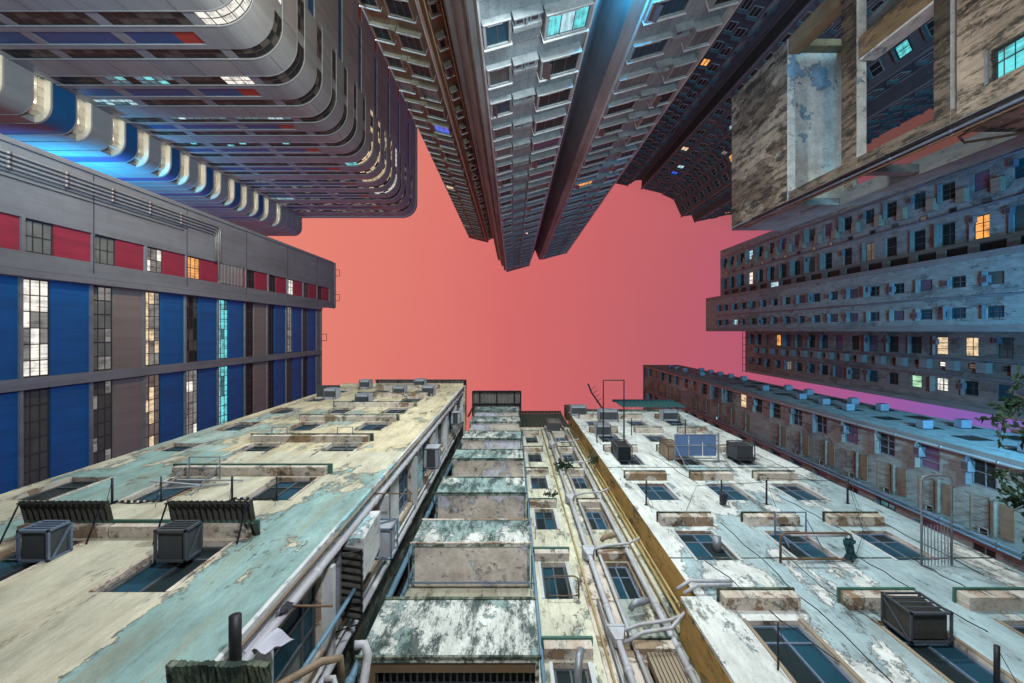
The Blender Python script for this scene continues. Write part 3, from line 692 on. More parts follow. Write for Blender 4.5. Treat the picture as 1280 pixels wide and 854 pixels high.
for k in range(4, 30):
    zc = 16.6+FLJ*(k-6)-1.75      # top of bay sits at 16.6+..., bay bottom here
    if zc < 9 or zc+2 > ZJ: continue
    r = random.Random(k)
    gl = lambda p: 'lit_dimwarm' if r.random() < p else r.choice(['dark_glass', 'dark_glass', 'blue_glass', 'dim_glass', 'curtain_glass', 'dark_glass', 'purple_glass'])
    near = k <= 7
    g1 = 'blue_glass' if near else gl(.0); g2 = 'blue_glass' if k == 6 else ('lit_cyan' if k == 7 else gl(.02))
    bay(J2, .10, 1.18, zc-1.23, 1.40, .22, g1, k, nx=2)
    bay(J2, 2.45, 4.25, zc-1.15, 1.45, .42, g2, k+1, nx=3, alt='lit_ice' if k == 7 else ('lit_white' if k == 20 else None))
    zj = zc-1.35
    ac = MB()
    ac.fbox(J2, 1.25, 2.35, zj+.05, zj+.12, 0, .35); ac.fbox(J2, 1.72, 1.80, zj+.12, zj+.62, 0, .28)
    ac.build('equipment_ledge', 'bay_concrete', JT); MB().fbox(J2, 1.25, 2.35, zj+.62, zj+.86, 0, .30).build('ledge_beam', 'bay_concrete', JT)
    for a in (1.32, 1.90):
        if r.random() < .8: inst('air_conditioner', 'jac', lambda mb: (mb.box(0, .34, 0, .24, 0, .38), mb.box(.04, .30, .24, .25, .05, .33, 1)), ['ac_white', 'fan_grille'], JT, J2, a, zj+.14)
    MB().fbox(J2, 1.2, 2.45, zj+1.9, zj+1.94, 0, .03).build('floor_band', 'fin_concrete', JT)
    if zc+2 < ZJ-1.5:
        bay(J3, .12, 1.95, zc+.45, 1.25, .26, 'blue_glass' if k < 9 else gl(.0) if k != 15 else 'lit_orange', k+2, nx=5)
        bay(J3, 2.95, 4.20, zc+.25, 1.45, .42, gl(.01), k+3, nx=3)
        ac = MB(); ac.fbox(J3, 2.02, 2.88, zc+.05, zc+.12, 0, .35); ac.build('equipment_ledge', 'bay_concrete', JT); MB().fbox(J3, 2.02, 2.88, zc+.62, zc+.84, 0, .30).build('ledge_beam', 'bay_concrete', JT)
        if r.random() < .8: inst('air_conditioner', 'jac', lambda mb: (mb.box(0, .34, 0, .24, 0, .38), mb.box(.04, .30, .24, .25, .05, .33, 1)), ['ac_white', 'fan_grille'], JT, J3, 2.1, zc+.14)
    # brown face
    z1 = zc-.75
    bay(J1, .12, 1.25, z1+.3, 1.35, .22, 'lit_warm' if k == 20 else 'lit_dim' if k == 27 else gl(.0), k+4, 'bay_concrete_brown', 2)
    bay(J1, 1.75, 3.20, z1+.15, 1.50, .38, 'lit_blue' if k == 14 else 'lit_warm' if k == 99 else gl(.0), k+5, 'bay_concrete_brown', 3)
    if False: bay(J1, -.02, .10, z1+.4, 1.1, .25, 'lit_warm', 3, 'bay_concrete_brown', 1)
    ac = MB(); ac.fbox(J1, 1.30, 1.70, z1+.2, z1+.62, 0, .32); ac.fbox(J1, 1.36, 1.64, z1+.27, z1+.55, .32, .325, 1); ac.build('equipment_ledge', ['bay_concrete_brown', 'fan_grille'], JT)
    bay(J1b, .20, .72, z1+.2, 1.0, .42, gl(0), k+6, 'bay_concrete_brown', 1)
    window(JT, J1b, .80, .92, z1+.3, z1+1.1, 1, 1, 'dark_glass', o=.03, bar=.03, dep=.04)
LITK = 1
# stepped tower behind (dark)
KT = thing('dark_stepped_tower', 'dark stepped apartment tower behind the angled one with a few coloured lit windows', 'tower', (32, -38, GZ))
K = [(19.6, -28.5), (22.1, -28), (23.4, -29.1), (24.9, -29.2), (24.8, -27.4), (28.9, -26.4), (30.9, -25.5), (32.5, -22.0), (34.6, -22.3), (35.1, -21.0), (42.2, -22.6)]
K0 = (14.0, -30.0)
MB().prism([(14, -29.9)]+[(x+.02, y-.25) for x, y in K]+[(42.1, -50), (14, -50)], GZ, 87.9).build('core', 'dark_render', KT)
faces = [Face(a, b) for a, b in zip([K0]+K, K)]
for i, F in enumerate(faces):
    if F.L < .2: continue
    MB().fbox(F, 0, F.L, GZ, 88.0-(i % 3)*.25, -.2, 0).build('wall', 'dark_render_pale' if i in (5, 7, 10) else 'dark_render', KT)
    e = MB(); e.fbox(F, F.L-.10, F.L, GZ, 88, 0, .10); e.fbox(F, 0, .10, GZ, 88, 0, .06); e.build('corner_trim', 'fin_concrete_dark', KT)
litK = {(5, 11, 0): 'lit_warm', (5, 19, 0): 'lit_cyan', (5, 21, 0): 'lit_blue', (6, 11, 0): 'lit_ice', (6, 17, 0): 'lit_white', (7, 15, 1): 'lit_orange', (10, 4, 1): 'lit_cyan', (10, 25, 1): 'lit_orange', (1, 9, 1): 'lit_orange', (7, 12, 0): 'lit_ice', (9, 20, 0): 'lit_dimwarm'}
cols = {0: [(1.0, .8), (3.2, 1.1), (4.6, .7)], 1: [(.3, .8), (1.35, .9)], 2: [(.4, .8)], 5: [(.35, 1.0), (2.1, 1.0), (3.35, .55)], 6: [(.25, .9), (1.35, .7)], 7: [(.4, 1.0), (2.1, 1.1)], 8: [(.6, .9)], 10: [(.5, 1.1), (2.4, 1.2), (4.4, 1.2), (5.9, .9)]}
for i_, m_ in ((92, 'lit_orange'), (188, 'lit_ice'), (249, 'lit_dim'), (296, 'lit_orange'), (195, 'lit_warm'), (202, 'lit_ice'), (205, 'lit_blue'), (430, 'lit_orange'), (277, 'lit_cyan'), (136, 'lit_dim')): LIT['dark_stepped_tower', i_] = m_
for fi, cl in cols.items():
    F = faces[fi]
    for fl in range(6, 30):
        for ci, (a, w) in enumerate(cl):
            z0 = 2.0+2.83*fl+(.6 if ci % 2 else 0)
            if z0 > 86 or (fi == 0 and fl % 1): continue
            fe = fl-6
            g = random.choice(['dark_glass']*5+['dim_glass'])
            window(KT, F, a, a+w, z0, z0+1.3, 2, 1, g, o=.04, bar=.07, fr='fin_concrete', dep=.10)
    hd = MB()
    for fl in range(6, 30):
        for ci, (a, w) in enumerate(cl):
            z0 = 2.0+2.83*fl+(.6 if ci % 2 else 0)
            if z0 > 86: continue
            hd.fbox(F, a-.1, a+w+.1, z0+1.34, z0+1.42, 0, .35)
            if (fl+ci) % 3 == 0: hd.fbox(F, a+w+.12, a+w+.5, z0+.1, z0+.5, 0, .4)
    hd.build('window_hood', 'dark_render_pale', KT)['kind'] = 'stuff'
for n_, i_, m_ in (('estate_block.001', 7, 'lit_white'), ('estate_block.001', 6, 'lit_ice'), ('estate_block.001', 31, 'lit_orange'), ('estate_block.001', 23, 'lit_dimwarm'), ('estate_block', 5, 'lit_ice'), ('estate_block.002', 6, 'lit_orange'),
                  ('estate_block.002', 26, 'lit_warm'), ('estate_block.002', 28, 'lit_warm'), ('estate_block.002', 25, 'lit_green'), ('estate_block.002', 27, 'lit_white'), ('estate_block.002', 46, 'lit_dimwarm'), ('estate_block.002', 9, 'lit_dim'),
                  ('long_block', 20, 'lit_warm'), ('long_block', 45, 'lit_ice'), ('long_block', 33, 'lit_teal_dim')): LIT[n_, i_] = m_
# ================================================================== estate slabs (right)
def xface(x, y0, y1): return Face((x, y0), (x, y1))      # wall facing -X, running towards +Y
def slab(name, label, x, y0, y1, ztop, cols, zs, mat, lits=None, hoods=True, boxes=None, grime=None, wh=1.15, seed=0, fr='dark_frame', group=None, o=-.12, deep=12):
    F = xface(x, y0, y1); T = thing(name, label, 'apartment block', (x+6, (y0+y1)/2, GZ), group); lits = lits or {}
    ho = []
    for z in zs:
        for (a, b, dz) in cols: ho.append((a-y0, b-y0, z+dz, z+dz+wh))
    w = MB(); w.wall(F, 0, F.L, GZ, ztop, ho, .30); w.build('wall', mat, T)
    MB().box(x+.32, x+deep, y0+.01, y1-.01, GZ, ztop-.05).box(x, x+.32, y0-.02, y0, GZ, ztop).box(x, x+.32, y1, y1+.02, GZ, ztop).box(x, x+.4, y0, y1, ztop, ztop+.6).build('core', mat, T)
    rnd = random.Random(seed)
    for i, z in enumerate(zs):
        for c, (a, b, dz) in enumerate(cols):
            g = lits.get((i, c), rnd.choice(['dark_glass', 'dark_glass', 'blue_glass', 'dim_glass', 'purple_glass', 'dark_glass']))
            window(T, F, a-y0, b-y0, z+dz, z+dz+wh, (.5,) if rnd.random() < .6 else (.33, .66), (.45,) if rnd.random() < .5 else 1, g, seed=i, o=o, bar=.07, fr='window_iron' if g.startswith('lit') else fr)
            if hoods and rnd.random() < .75: MB().fbox(F, a-y0-.08, b-y0+.08, z+dz+wh+.04, z+dz+wh+.10, 0, .55 if rnd.random() < .3 else .28).build('window_hood', 'estate_fascia' if rnd.random() < .6 else 'blue_grey_metal', T)
            if rnd.random() < .5:
                inst('air_conditioner', 'eac', lambda mb: (mb.box(0, .52, 0, .36, 0, .42), mb.box(.06, .46, .36, .37, .05, .37, 1)), ['blue_grey_metal', 'fan_grille'], T, F, a-y0+rnd.choice([.0, .25]), z+dz+wh-.1-rnd.random()*.3)
            if rnd.random() < .3:
                rk = MB(); s0 = a-y0+.1; zz = z+dz-.15
                for q in (0, .45, .9): rk.tube([F.P(s0+q, zz, 0), F.P(s0+q, zz, .9)], .018, 4)
                rk.tube([F.P(s0, zz, .9), F.P(s0+.9, zz, .9)], .018, 4); rk.tube([F.P(s0, zz, .5), F.P(s0+.9, zz, .5)], .018, 4); rk.build('drying_rack', 'black_metal', T)
    return T, F
zs2 = [82.5-2.9*k-1.9-2.2 for k in range(0, 20)]
D2 = 34.7
V2, F2 = slab('estate_block', 'projecting grey estate block in the middle of the right tower, two window columns', D2, -5.87, .02, 81.2,
     [(-4.30, -3.37, 0), (-1.84, -.97, 0)], [19730/ (641+0-0 - 0 + t) if 0 else 19730/t for t in [261+0, 269, 280.5, 291, 303.5, 317, 331, 347, 365, 384, 406, 431, 458, 489, 524, 566, 614]], 'estate_wall', {}, seed=5, wh=1.2)
fa = MB(); fa.fbox(F2, -.0, .45, GZ, 81.2, 0, .12); fa.fbox(F2, F2.L-.5, F2.L, GZ, 81.2, 0, .12); fa.build('corner_pier', 'estate_fascia', V2)
MB().box(D2, D2+3, -5.9, -5.87, GZ, 81.2).build('side_wall', 'estate_fascia', V2)
D1 = 37.3; zt1 = 81.2
z1s = [19730/t*D1/D2*.0+569*D1/t for t in [268, 277, 289, 300, 313, 327, 342, 359, 378, 399, 424, 452, 480, 516, 553, 596, 650]]
V1, F1 = slab('estate_block', 'upper grey estate block of the right tower, with box balconies and dark slots beside it', D1, -14.4, -5.7, zt1,
     [(-12.7, -11.25, 0), (-9.25, -7.35, 0)], z1s, 'estate_wall', {}, seed=8, wh=1.25)
sl = MB(); bx = MB(); bo = []
for i, z in enumerate(z1s):
    b = MB(); b.fbox(F1, 14.4-11.7, 14.4-10.6, z-1.2, z-.5, 0, .45); b.build('box_balcony', 'beige_box', V1)
    window(V1, F1, 14.4-10.45, 14.4-10.0, z-.2, z+.5, 1, 1, random.choice(['dark_glass', 'dim_glass', 'dark_glass', 'lit_dimwarm']), o=.03, bar=.06, dep=.08, fr='dark_frame')
    MB().fbox(F1, 14.4-6.95, 14.4-6.15, z-1.2, z+.7, .0, .035).build('slot_opening', 'dark_glass' if i % 5 else 'lit_ice' if i == 5 else 'dark_glass', V1)
    sl.fbox(F1, 14.4-7.0, 14.4-6.1, z+.7, z+1.5, .0, .22)
sl.fbox(F1, 14.4-7.2, 14.4-6.98, GZ, zt1, 0, .3); sl.fbox(F1, 14.4-6.12, 14.4-5.7, GZ, zt1, 0, .3); sl.build('slot_frame', 'estate_fascia', V1)
MB().box(D1, D1+3, -14.42, -14.4, GZ, zt1).build('side_wall', 'estate_fascia', V1)
D3 = 41.8
z3s = [569*D3/t for t in [302, 311, 322, 335, 348, 362, 378, 394, 412, 433, 456, 482, 511, 544, 582, 626]]
V3, F3 = slab('estate_block', 'lower brownish estate block of the right tower, holding two bright orange windows', D3, -.2, 7.3, 81.2,
     [(.55, 2.3, 0), (4.55, 5.85, 0)], z3s, 'estate_wall_dim', {}, seed=12, wh=1.25, fr='window_iron')
for i, z in enumerate(z3s):
    b = MB(); b.fbox(F3, 3.0, 3.9, z-1.2, z-.3, 0, .55); b.build('box_balcony', 'estate_fascia', V3)
    window(V3, F3, 3.15, 3.65, z+.1, z+.8, 2, 1, 'lit_dimwarm' if i == 14 else 'lit_white' if i == 13 else 'dark_glass', o=.03, bar=.06, dep=.08, fr='dark_frame')
fa = MB(); fa.fbox(F3, F3.L-.45, F3.L, GZ, 81.2, 0, .15); fa.build('corner_pier', 'estate_fascia', V3)
lad = MB()
for y in (-.0, 1.2, 2.4, 3.6, 4.8, 6.0, 7.2): lad.tube([(D3-.15, y, 81.0), (D3-.15, y, 82.6)], .05, 5)
for z in (81.4, 82.5): lad.tube([(D3-.15, -.1, z), (D3-.15, 7.3, z)], .05, 5)
tag(lad.build('roof_railing', 'black_metal'), 'thin railing over the roof edge of the lower brownish estate block', 'railing')
def pipe(name, label, pts, r, mat, cat='drainpipe', rings=0, group=None, n=8):
    mb = MB(); mb.tube(pts, r, n)
    if rings:
        a, b = Vector(pts[0]), Vector(pts[-1]); L = (b-a).length; k = 1
        while k*rings < L:
            p = a+(b-a)*(k*rings/L); d = (b-a).normalized()*.05; mb.tube([tuple(p-d), tuple(p+d)], r*1.28, n); k += 1
    return tag(mb.build(name, mat, smooth=True), label, cat, group)
for x, y, l in ((D1-.2, -9.95, 'thin pipe run between the two window columns of the upper estate block'), (D1-.15, -13.2, 'thin pipe by the outer edge of the upper estate block'), (D3-.2, 2.6, 'pipe run beside the box balconies of the lower estate block'), (D3-.2, 4.25, 'pipe run above the lower window column of the lower estate block'), (D2-.15, -2.6, 'conduit between the two window columns of the projecting estate block')):
    pipe('drainpipe', l, [(x, y, GZ), (x, y, 79)], .07, 'blue_grey_metal', rings=3)

# low long block (right, behind the white tenement)
DL = 23.4; FLh = 2.92; ztl = 80.6
zL = [13300/t for t in [174, 181.5, 189.5, 198.5, 208, 219, 230, 243, 258, 274, 292, 312, 335, 362, 393, 432, 478, 534, 605]]
VL, FLo = slab('long_block', 'long pale block on the lower right with rust stained balconies below its windows', DL, 6.0, 15.0, ztl,
     [(6.35, 7.75, 0), (10.65, 11.7, 0)], zL, 'estate_wall_near', {}, seed=21, wh=1.2, fr='blue_grey_metal', o=-.02, deep=5.9)
for i, z in enumerate(zL):
    b = MB(); zz = z-.55
    if i in (5, 11): continue
    b.fbox(FLo, 2.25, 3.85, zz-.25, zz+.35, .0, .06, 0); b.fbox(FLo, 2.15, 3.95, zz+.55, zz+.60, 0, .16, 1)
    b.build('balcony_panel', ['rust_stain_panel', 'estate_wall_dim'], VL)
    q = MB()
    for j in range(6): q.tube([FLo.P(2.2+j*.35, zz+.9, 0), FLo.P(2.2+j*.35, zz+1.4, .45)], .02, 4)
    q.tube([FLo.P(2.2, zz+1.4, .45), FLo.P(3.95, zz+1.4, .45)], .03, 4); q.tube([FLo.P(2.2, zz+.9, .02), FLo.P(3.95, zz+.9, .02)], .03, 4); q.build('balcony_rail', 'rusty_metal', VL)
    window(VL, FLo, 3.75, 4.15, z+.35, z+.85, 1, 1, 'dark_glass', o=.03, bar=.05, dep=.08)
le = MB(); le.fbox(FLo, 4.30, 4.45, GZ, ztl, 0, .35); le.fbox(FLo, 0, .42, GZ, ztl, 0, .14); le.fbox(FLo, 0, 9, ztl, ztl+.5, -.3, .2); le.build('corner_pier', 'estate_fascia', VL)
# its flank facing up the picture, with air conditioners in rows
FK = Face((29.4, 6.0), (23.4, 6.0))
fw = MB(); fw.fbox(FK, 0, FK.L, GZ, ztl+.3, -.2, .0); fw.build('flank_wall', 'estate_wall', VL)
rnd = random.Random(5)
for i, z in enumerate(zL):
    for j, a in enumerate((1.1, 3.6)):
        zz = z+rnd.random()*.4
        MB().fbox(FK, a-.55, a+.75, zz-.1, zz+1.1, 0, .02).build('window', 'dark_glass', VL)
        if rnd.random() < .6: inst('air_conditioner', 'kac', lambda mb: (mb.box(0, .62, 0, .5, 0, .5), mb.box(.06, .56, .5, .51, .05, .45, 1)), ['blue_grey_metal', 'fan_grille'], VL, FK, a, zz+.1, .01)
for i, (y, l) in enumerate(((6.25, 'cable pipe under the corner band of the long block'), (10.1, 'upper pipe of the pair below the balconies of the long block'), (10.35, 'lower pipe of the pair below the balconies of the long block'))):
    pipe('drainpipe', l, [(DL-.35, y, GZ), (DL-.35, y, 78)], .07, 'blue_grey_metal' if i else 'grey_metal', rings=2.9)

# ================================================================== roof frame building (upper right, close)
CF = thing('roof_frame_building', 'weathered brown building whose open concrete roof frame shows a pale blue ceiling', 'building', (14, -9, GZ))
X0, X1, Y0, Y1 = 12.0, 14.8, -5.5, -12.75     # Y0 is the near edge of the picture, Y1 the far one
def cbox(name, x0, x1, ya, yb, z0, z1, mat, label=None):
    return MB().box(x0, x1, min(ya, yb), max(ya, yb), z0, z1).build(name, mat, CF, label=label)
ZB, ZC1, ZC2, ZS, ZTOP = 12.3, 13.0, 15.75, 19.9, 24.95
XF = Face((X0, Y1), (X0, Y0))
ho = [(XF.s(y=-7.05), XF.s(y=-6.25), 9.3, 11.45)]
w = MB(); w.wall(XF, 0, XF.L, GZ, ZB, ho, .25); w.build('wall', 'weathered_brown', CF)
cbox('body', X0+.27, X1, Y0-.003, Y1, GZ, ZB-.004, 'weathered_brown'); MB().box(X0, X0+.27, Y0-.004, Y0, GZ, ZB).box(X0, X1+.6, Y1-.1, Y1, GZ, ZB).build('side_wall', 'pale_flank', CF)
ww = window(CF, XF, ho[0][0], ho[0][1], 9.3, 11.45, 1, 2, 'lit_cyan', o=-.15, bar=.06, fr='window_iron', split=True)
wb = MB()
for j in range(9): wb.tube([XF.P(ho[0][0]+.03, 9.4+j*.25, -.04), XF.P(ho[0][1]-.03, 9.4+j*.25, -.04)], .012, 5)
wb.tube([XF.P(sum(ho[0][:2])/2, 9.3, -.04), XF.P(sum(ho[0][:2])/2, 11.45, -.04)], .016, 5); wb.build('window_bars', 'black_metal', CF)
MB().fbox(XF, ho[0][0]-.03, ho[0][1]+.03, 11.46, 11.54, 0, .05).build('sill', 'pale_flank', CF)
# top box (solid parapet band + slab soffit)
cbox('parapet_wall', X0, X0+.30, Y0-.01, Y1, ZS, ZTOP, 'weathered_brown')
cbox('roof_slab', X0+.30, X1+.1, Y0-.06, Y1+.05, ZS+.45, ZS+.7, 'blue_white_soffit')
cbox('slab_lip', X0-.0, X0+.30, Y0-.012, Y1+.002, ZS-.08, ZS, 'blue_white_soffit')
cbox('back_wall', X1, X1+.3, Y0-.01, Y1, ZS, ZTOP, 'weathered_brown'); cbox('side_parapet', X0+.3, X1, Y0-.31, Y0-.01, ZS-.05, ZTOP-.02, 'pale_flank'); cbox('end_parapet', X0+.3, X1, Y1, Y1+.3, ZS-.05, ZTOP-.02, 'ochre_beam')
# columns
cbox('column', X0, X0+.34, Y0, Y0-.55, ZB, ZS-.08, 'weathered_dark')
cbox('column', X1-.55, X1+.35, Y0, Y0-.55, ZB, ZS-.08, 'pale_flank')
cbox('column', X0, X0+.5, Y1, Y1+.70, ZC2+1.0, ZS-.08, 'ochre_beam')
cbox('column', X0-.02, X0+.5, -9.45, -10.15, ZB, ZC2-.004, 'ochre_beam'); cbox('column', X0+.01, X0+.52, -9.445, -9.36, ZB, ZC2-.01, 'blue_white_soffit')
cbox('column', X1-.4, X1+.3, Y1, Y1+.6, ZB, ZS-.08, 'pale_flank')
# horizontal members
def beam2(z0, z1, th):
    m = MB().box(X0-.004, X0+th, Y1, Y0-.01, z0, z1); m.m[0] = 1; m.build('beam', ['weathered_dark', 'blue_white_soffit'], CF)
beam2(15.88, 16.62, .34); beam2(12.48, 12.97, .34)
cbox('tie_beam', X0+.35, X1-.56, Y0-.08, Y0-.36, ZC2+.2, ZC2+.6, 'pale_flank'); cbox('tie_beam', X0+.35, X1-.56, Y0-.08, Y0-.36, ZB+.1, ZB+.45, 'moss_concrete')
cbox('cornice', X0-.12, X0, Y0-.06, Y0-.14, GZ, ZTOP-.3, 'pale_flank')
for i, (dx, dy, r, m) in enumerate(((-.06, .08, .045, 'blue_grey_metal'), (-.02, .19, .03, 'rusty_metal'), (-.20, -.02, .03, 'black_metal'))):
    pipe('drainpipe', ['blue grey pipe running along the near edge of the weathered roof frame', 'brown pipe beside the blue grey one on the roof frame edge', 'thin black conduit along the brown face of the roof frame'][i], [(X0+dx, Y0+dy-.03, GZ), (X0+dx, Y0+dy-.03, 24.5-i)], r, m, rings=2)
pipe('drainpipe', 'pipe with an elbow bend under the open bay of the weathered roof frame', [(X0+.1, Y0+.12, 11), (X0+.35, Y0+.12, 12.6), (X0+.9, Y0+.12, 13.0), (X1-.4, Y0+.12, 12.0), (X1-.3, Y0+.12, 6)], .035, 'rusty_metal')
# ================================================================== near tenements
# ---- teal and cream tenement (lower left), front wall Y=2.88, flank X=-2.6
TL = thing('teal_tenement', 'peeling teal and cream tenement wall on the lower left, its flank facing the narrow gap', 'tenement', (-5.8, 5, GZ))
FL = Face((-2.6, 2.88), (-9.05, 2.88)); sl_ = lambda x: -2.6-x
ZL = 23.9; rowL = [6.35+2.72*k for k in range(-2, 7)]
colL = [(-4.63, -3.83), (-6.65, -5.87), (-8.68, -7.9)]
def hl(z, c): return (sl_(c[1]), sl_(c[0]), z-1.33, z-.10)
holes = [hl(z, c) for z in rowL for c in colL if z < ZL]
w = MB(); zcut = 12.9
w.wall(FL, 0, FL.L, GZ, 10.9, [h for h in holes if h[3] < 11.0], .16, 0, 1)
w.wall(FL, 0, FL.L, 10.9, ZL, [h for h in holes if h[3] > 11.0], .16, 2, 1)
w.build('wall', ['teal_cream_plaster', 'ledge_plaster', 'upper_cream_plaster'], TL)
MB().box(-9.05, -2.78, 3.06, 9, GZ, ZL-.02).build('core', 'moss_concrete', TL)
for i, z in enumerate(rowL):
    for c, cc in enumerate(colL):
        if z > ZL: continue
        h = hl(z, cc)
        window(TL, FL, h[0]+.01, h[1]-.01, h[2]+.01, h[3]-.01, (.36,) if c != 0 else 2, (.72,), ['dark_glass', 'dim_glass', 'dark_glass'][(i+c) % 3], 'blue_glass', seed=i*3+c, o=-.10, bar=.045, fr='dark_frame', split=z < 15)
        # painted surround strip
        MB().fbox(FL, h[0]-.05, h[0], h[2], h[3], 0, .012).build('window_surround', 'ledge_plaster', TL); MB().fbox(FL, h[1], h[1]+.05, h[2], h[3], 0, .012).build('window_surround', 'ledge_plaster', TL)
    if z < ZL:
        if i < 2: continue
        if i != 2:
            m = MB(); m.fbox(FL, sl_(-3.74), sl_(-6.78), z-.02, z+.12, 0, .17); m.build('ledge', 'ledge_plaster', TL)
        else:
            m = MB(); m.fbox(FL, sl_(-3.66), sl_(-5.62), z-.02, z+.10, 0, .16); m.fbox(FL, sl_(-5.66), sl_(-6.9), z-.02, z+.10, 0, .16); m.build('ledge', 'ledge_plaster', TL)
        m = MB(); m.fbox(FL, sl_(-3.65), sl_(-6.86), z+.121, z+.16, 0, .20) if i != 2 else m.fbox(FL, sl_(-3.6), sl_(-6.9), z+.101, z+.14, 0, .20); m.build('ledge_cap', 'green_paint' if i in (2, 3) else 'moss_concrete', TL)
# corner board, downpipe strip and flank
FS = Face((-2.6, 9.0), (-2.6, 2.88)); ss = lambda y: 9.0-y
rowS = [6.3+2.72*k for k in range(-2, 7)]
hs = [(ss(4.35), ss(3.28), z-1.35, z-.12) for z in rowS]
w = MB(); w.wall(FS, 0, FS.L, GZ, ZL, hs, .16, 0, 1); w.build('flank_wall', ['white_side_plaster', 'ledge_plaster'], TL)
MB().fbox(FS, ss(3.10), ss(2.86), GZ, ZL, .0, .05).build('corner_board', 'white_side_plaster', TL)
MB().fbox(FS, .02, ss(4.74), GZ, ZL-.02, 0, .012).build('gap_shade_sheet', 'moss_concrete', TL)  # dark sheet standing in for the shade deep in the gap
for i, z in enumerate(rowS):
    h = hs[i]
    window(TL, FS, h[0]+.01, h[1]-.01, h[2]+.01, h[3]-.01, 3, (.7,), ['blue_glass', 'dark_glass'][i % 2], 'curtain_glass', seed=i, o=-.10, bar=.045, fr='blue_grey_metal' if i > 2 else 'dark_frame', split=z < 14)
    MB().fbox(FS, h[0]-.12, h[1]+.05, z-.08, z+.02, 0, .14).build('ledge', 'white_trim', TL)
    MB().fbox(FS, ss(3.27), ss(3.14), z-1.3, z+.3, 0, .04).fbox(FS, ss(4.36), ss(4.55), z-1.3, z+.9, 0, .05).build('shutter_board', 'timber', TL)
    MB().fbox(FS, ss(4.4), ss(3.2), z+.35, z+.42, 0, .07).build('pipe_bracket', 'grey_metal', TL)
MB().fbox(FL, 0, FL.L, ZL, ZL+.35, -.3, .10).fbox(FS, 0, FS.L-.0, ZL-.002, ZL+.34, -.3, .10).build('parapet', 'upper_cream_plaster', TL)
pipe('drainpipe', 'yellowed thin pipe running up the corner board of the teal tenement', [(-2.52, 2.92, 3.2), (-2.52, 2.92, 23.6)], .018, 'brown_pipe')
pipe('drainpipe', 'pale lilac downpipe beside the corner board of the teal tenement', [(-2.50, 3.08, 3.4), (-2.50, 3.08, 23.2)], .050, 'pvc_pipe', rings=2.4)
pipe('drainpipe', 'white downpipe beyond the flank windows of the teal tenement', [(-2.51, 4.62, 3), (-2.51, 4.62, 23)], .055, 'pvc_pipe', rings=2.0)
pipe('drainpipe', 'thin white pipe squeezed beside the flank windows', [(-2.54, 4.48, 3), (-2.54, 4.48, 22)], .028, 'white_trim', rings=3)
pipe('drainpipe', 'blue downpipe deep in the gap left of the balcony boxes', [(-2.44, 5.25, GZ), (-2.44, 5.25, 22)], .060, 'blue_pipe', rings=2.1)
pipe('drainpipe', 'second blue pipe deepest in the gap', [(-2.34, 5.6, GZ), (-2.34, 5.6, 21)], .045, 'blue_pipe', rings=2.6)
pipe('drainpipe', 'bright blue pipe slanting at the bottom of the gap', [(-2.35, 3.72, 3.2), (-2.32, 3.78, 6.0), (-2.38, 3.9, 9)], .028, 'blue_pipe')

# ---- white tenement (lower right), front wall Y=4.3
TR = thing('white_tenement', 'white and grey peeling tenement wall filling the lower right, ochre return wall on its left', 'tenement', (6, 7, GZ))
XR0, XR1 = 2.98, 9.1; FR = Face((XR1, 4.3), (XR0, 4.3)); sr = lambda x: XR1-x
ZRr = 24.3; rowR = [7.1+3.04*k for k in range(-2, 6)]
colR = [(3.47, 4.25), (5.38, 6.16), (7.22, 8.02)]
def hr_(z, c): return (sr(c[1]), sr(c[0]), z-1.60, z-.34)
holes = [hr_(z, c) for z in rowR for c in colR]
w = MB(); w.wall(FR, 0, FR.L, GZ, ZRr, holes, .17, 0, 1); w.build('wall', ['white_plaster', 'ledge_plaster'], TR)
MB().box(3.0, XR1-.01, 4.49, 9, GZ, ZRr-.01).box(XR1-.01, XR1, 4.3, 9, GZ, ZRr).build('core', 'white_plaster', TR)
MB().box(2.98, 3.0, 4.302, 9, GZ, ZRr).build('return_wall', 'ochre_plaster', TR)
MB().box(2.70, 2.979, 4.34, 5.2, GZ, 7.35).build('return_wall', 'ochre_plaster', TR)
MB().box(2.705, 3.4, 4.285, 4.339, GZ, 7.35).build('wall_step', 'white_plaster', TR)
for i, z in enumerate(rowR):
    for c, cc in enumerate(colR):
        h = hr_(z, cc)
        window(TR, FR, h[0]+.01, h[1]-.01, h[2]+.01, h[3]-.01, 2, (.70,), 'blue_glass' if z < 14 else 'dark_glass', 'dark_glass', seed=i*3+c, o=-.09, bar=.042, fr='blue_grey_metal', split=z < 17, palt=.35)
        MB().fbox(FR, h[0]-.06, h[0], h[2]-.03, h[3]+.03, 0, .015).build('window_surround', 'timber' if z < 8 else 'white_trim', TR); MB().fbox(FR, h[1], h[1]+.05, h[2]-.03, h[3]+.03, 0, .015).build('window_surround', 'timber' if z < 8 else 'white_trim', TR)
        a0, a1 = sr(cc[1])-.18, sr(cc[0])+.2
        MB().fbox(FR, a0, a1, z-.10, z+.10, 0, .20).build('ledge', 'ledge_plaster', TR)
        MB().fbox(FR, a0-.03, a1+.03, z+.101, z+.14, 0, .23).build('ledge_cap', 'green_paint' if (i, c) in ((2, 1), (2, 2)) else 'moss_concrete', TR)
seam = MB()
for z in (8.62, 14.35, 20.6): seam.fbox(FR, 0, FR.L, z-.012, z+.012, 0, .012)
seam.build('render_joint', 'moss_concrete', TR)
cr = MB(); rnd = random.Random(11)
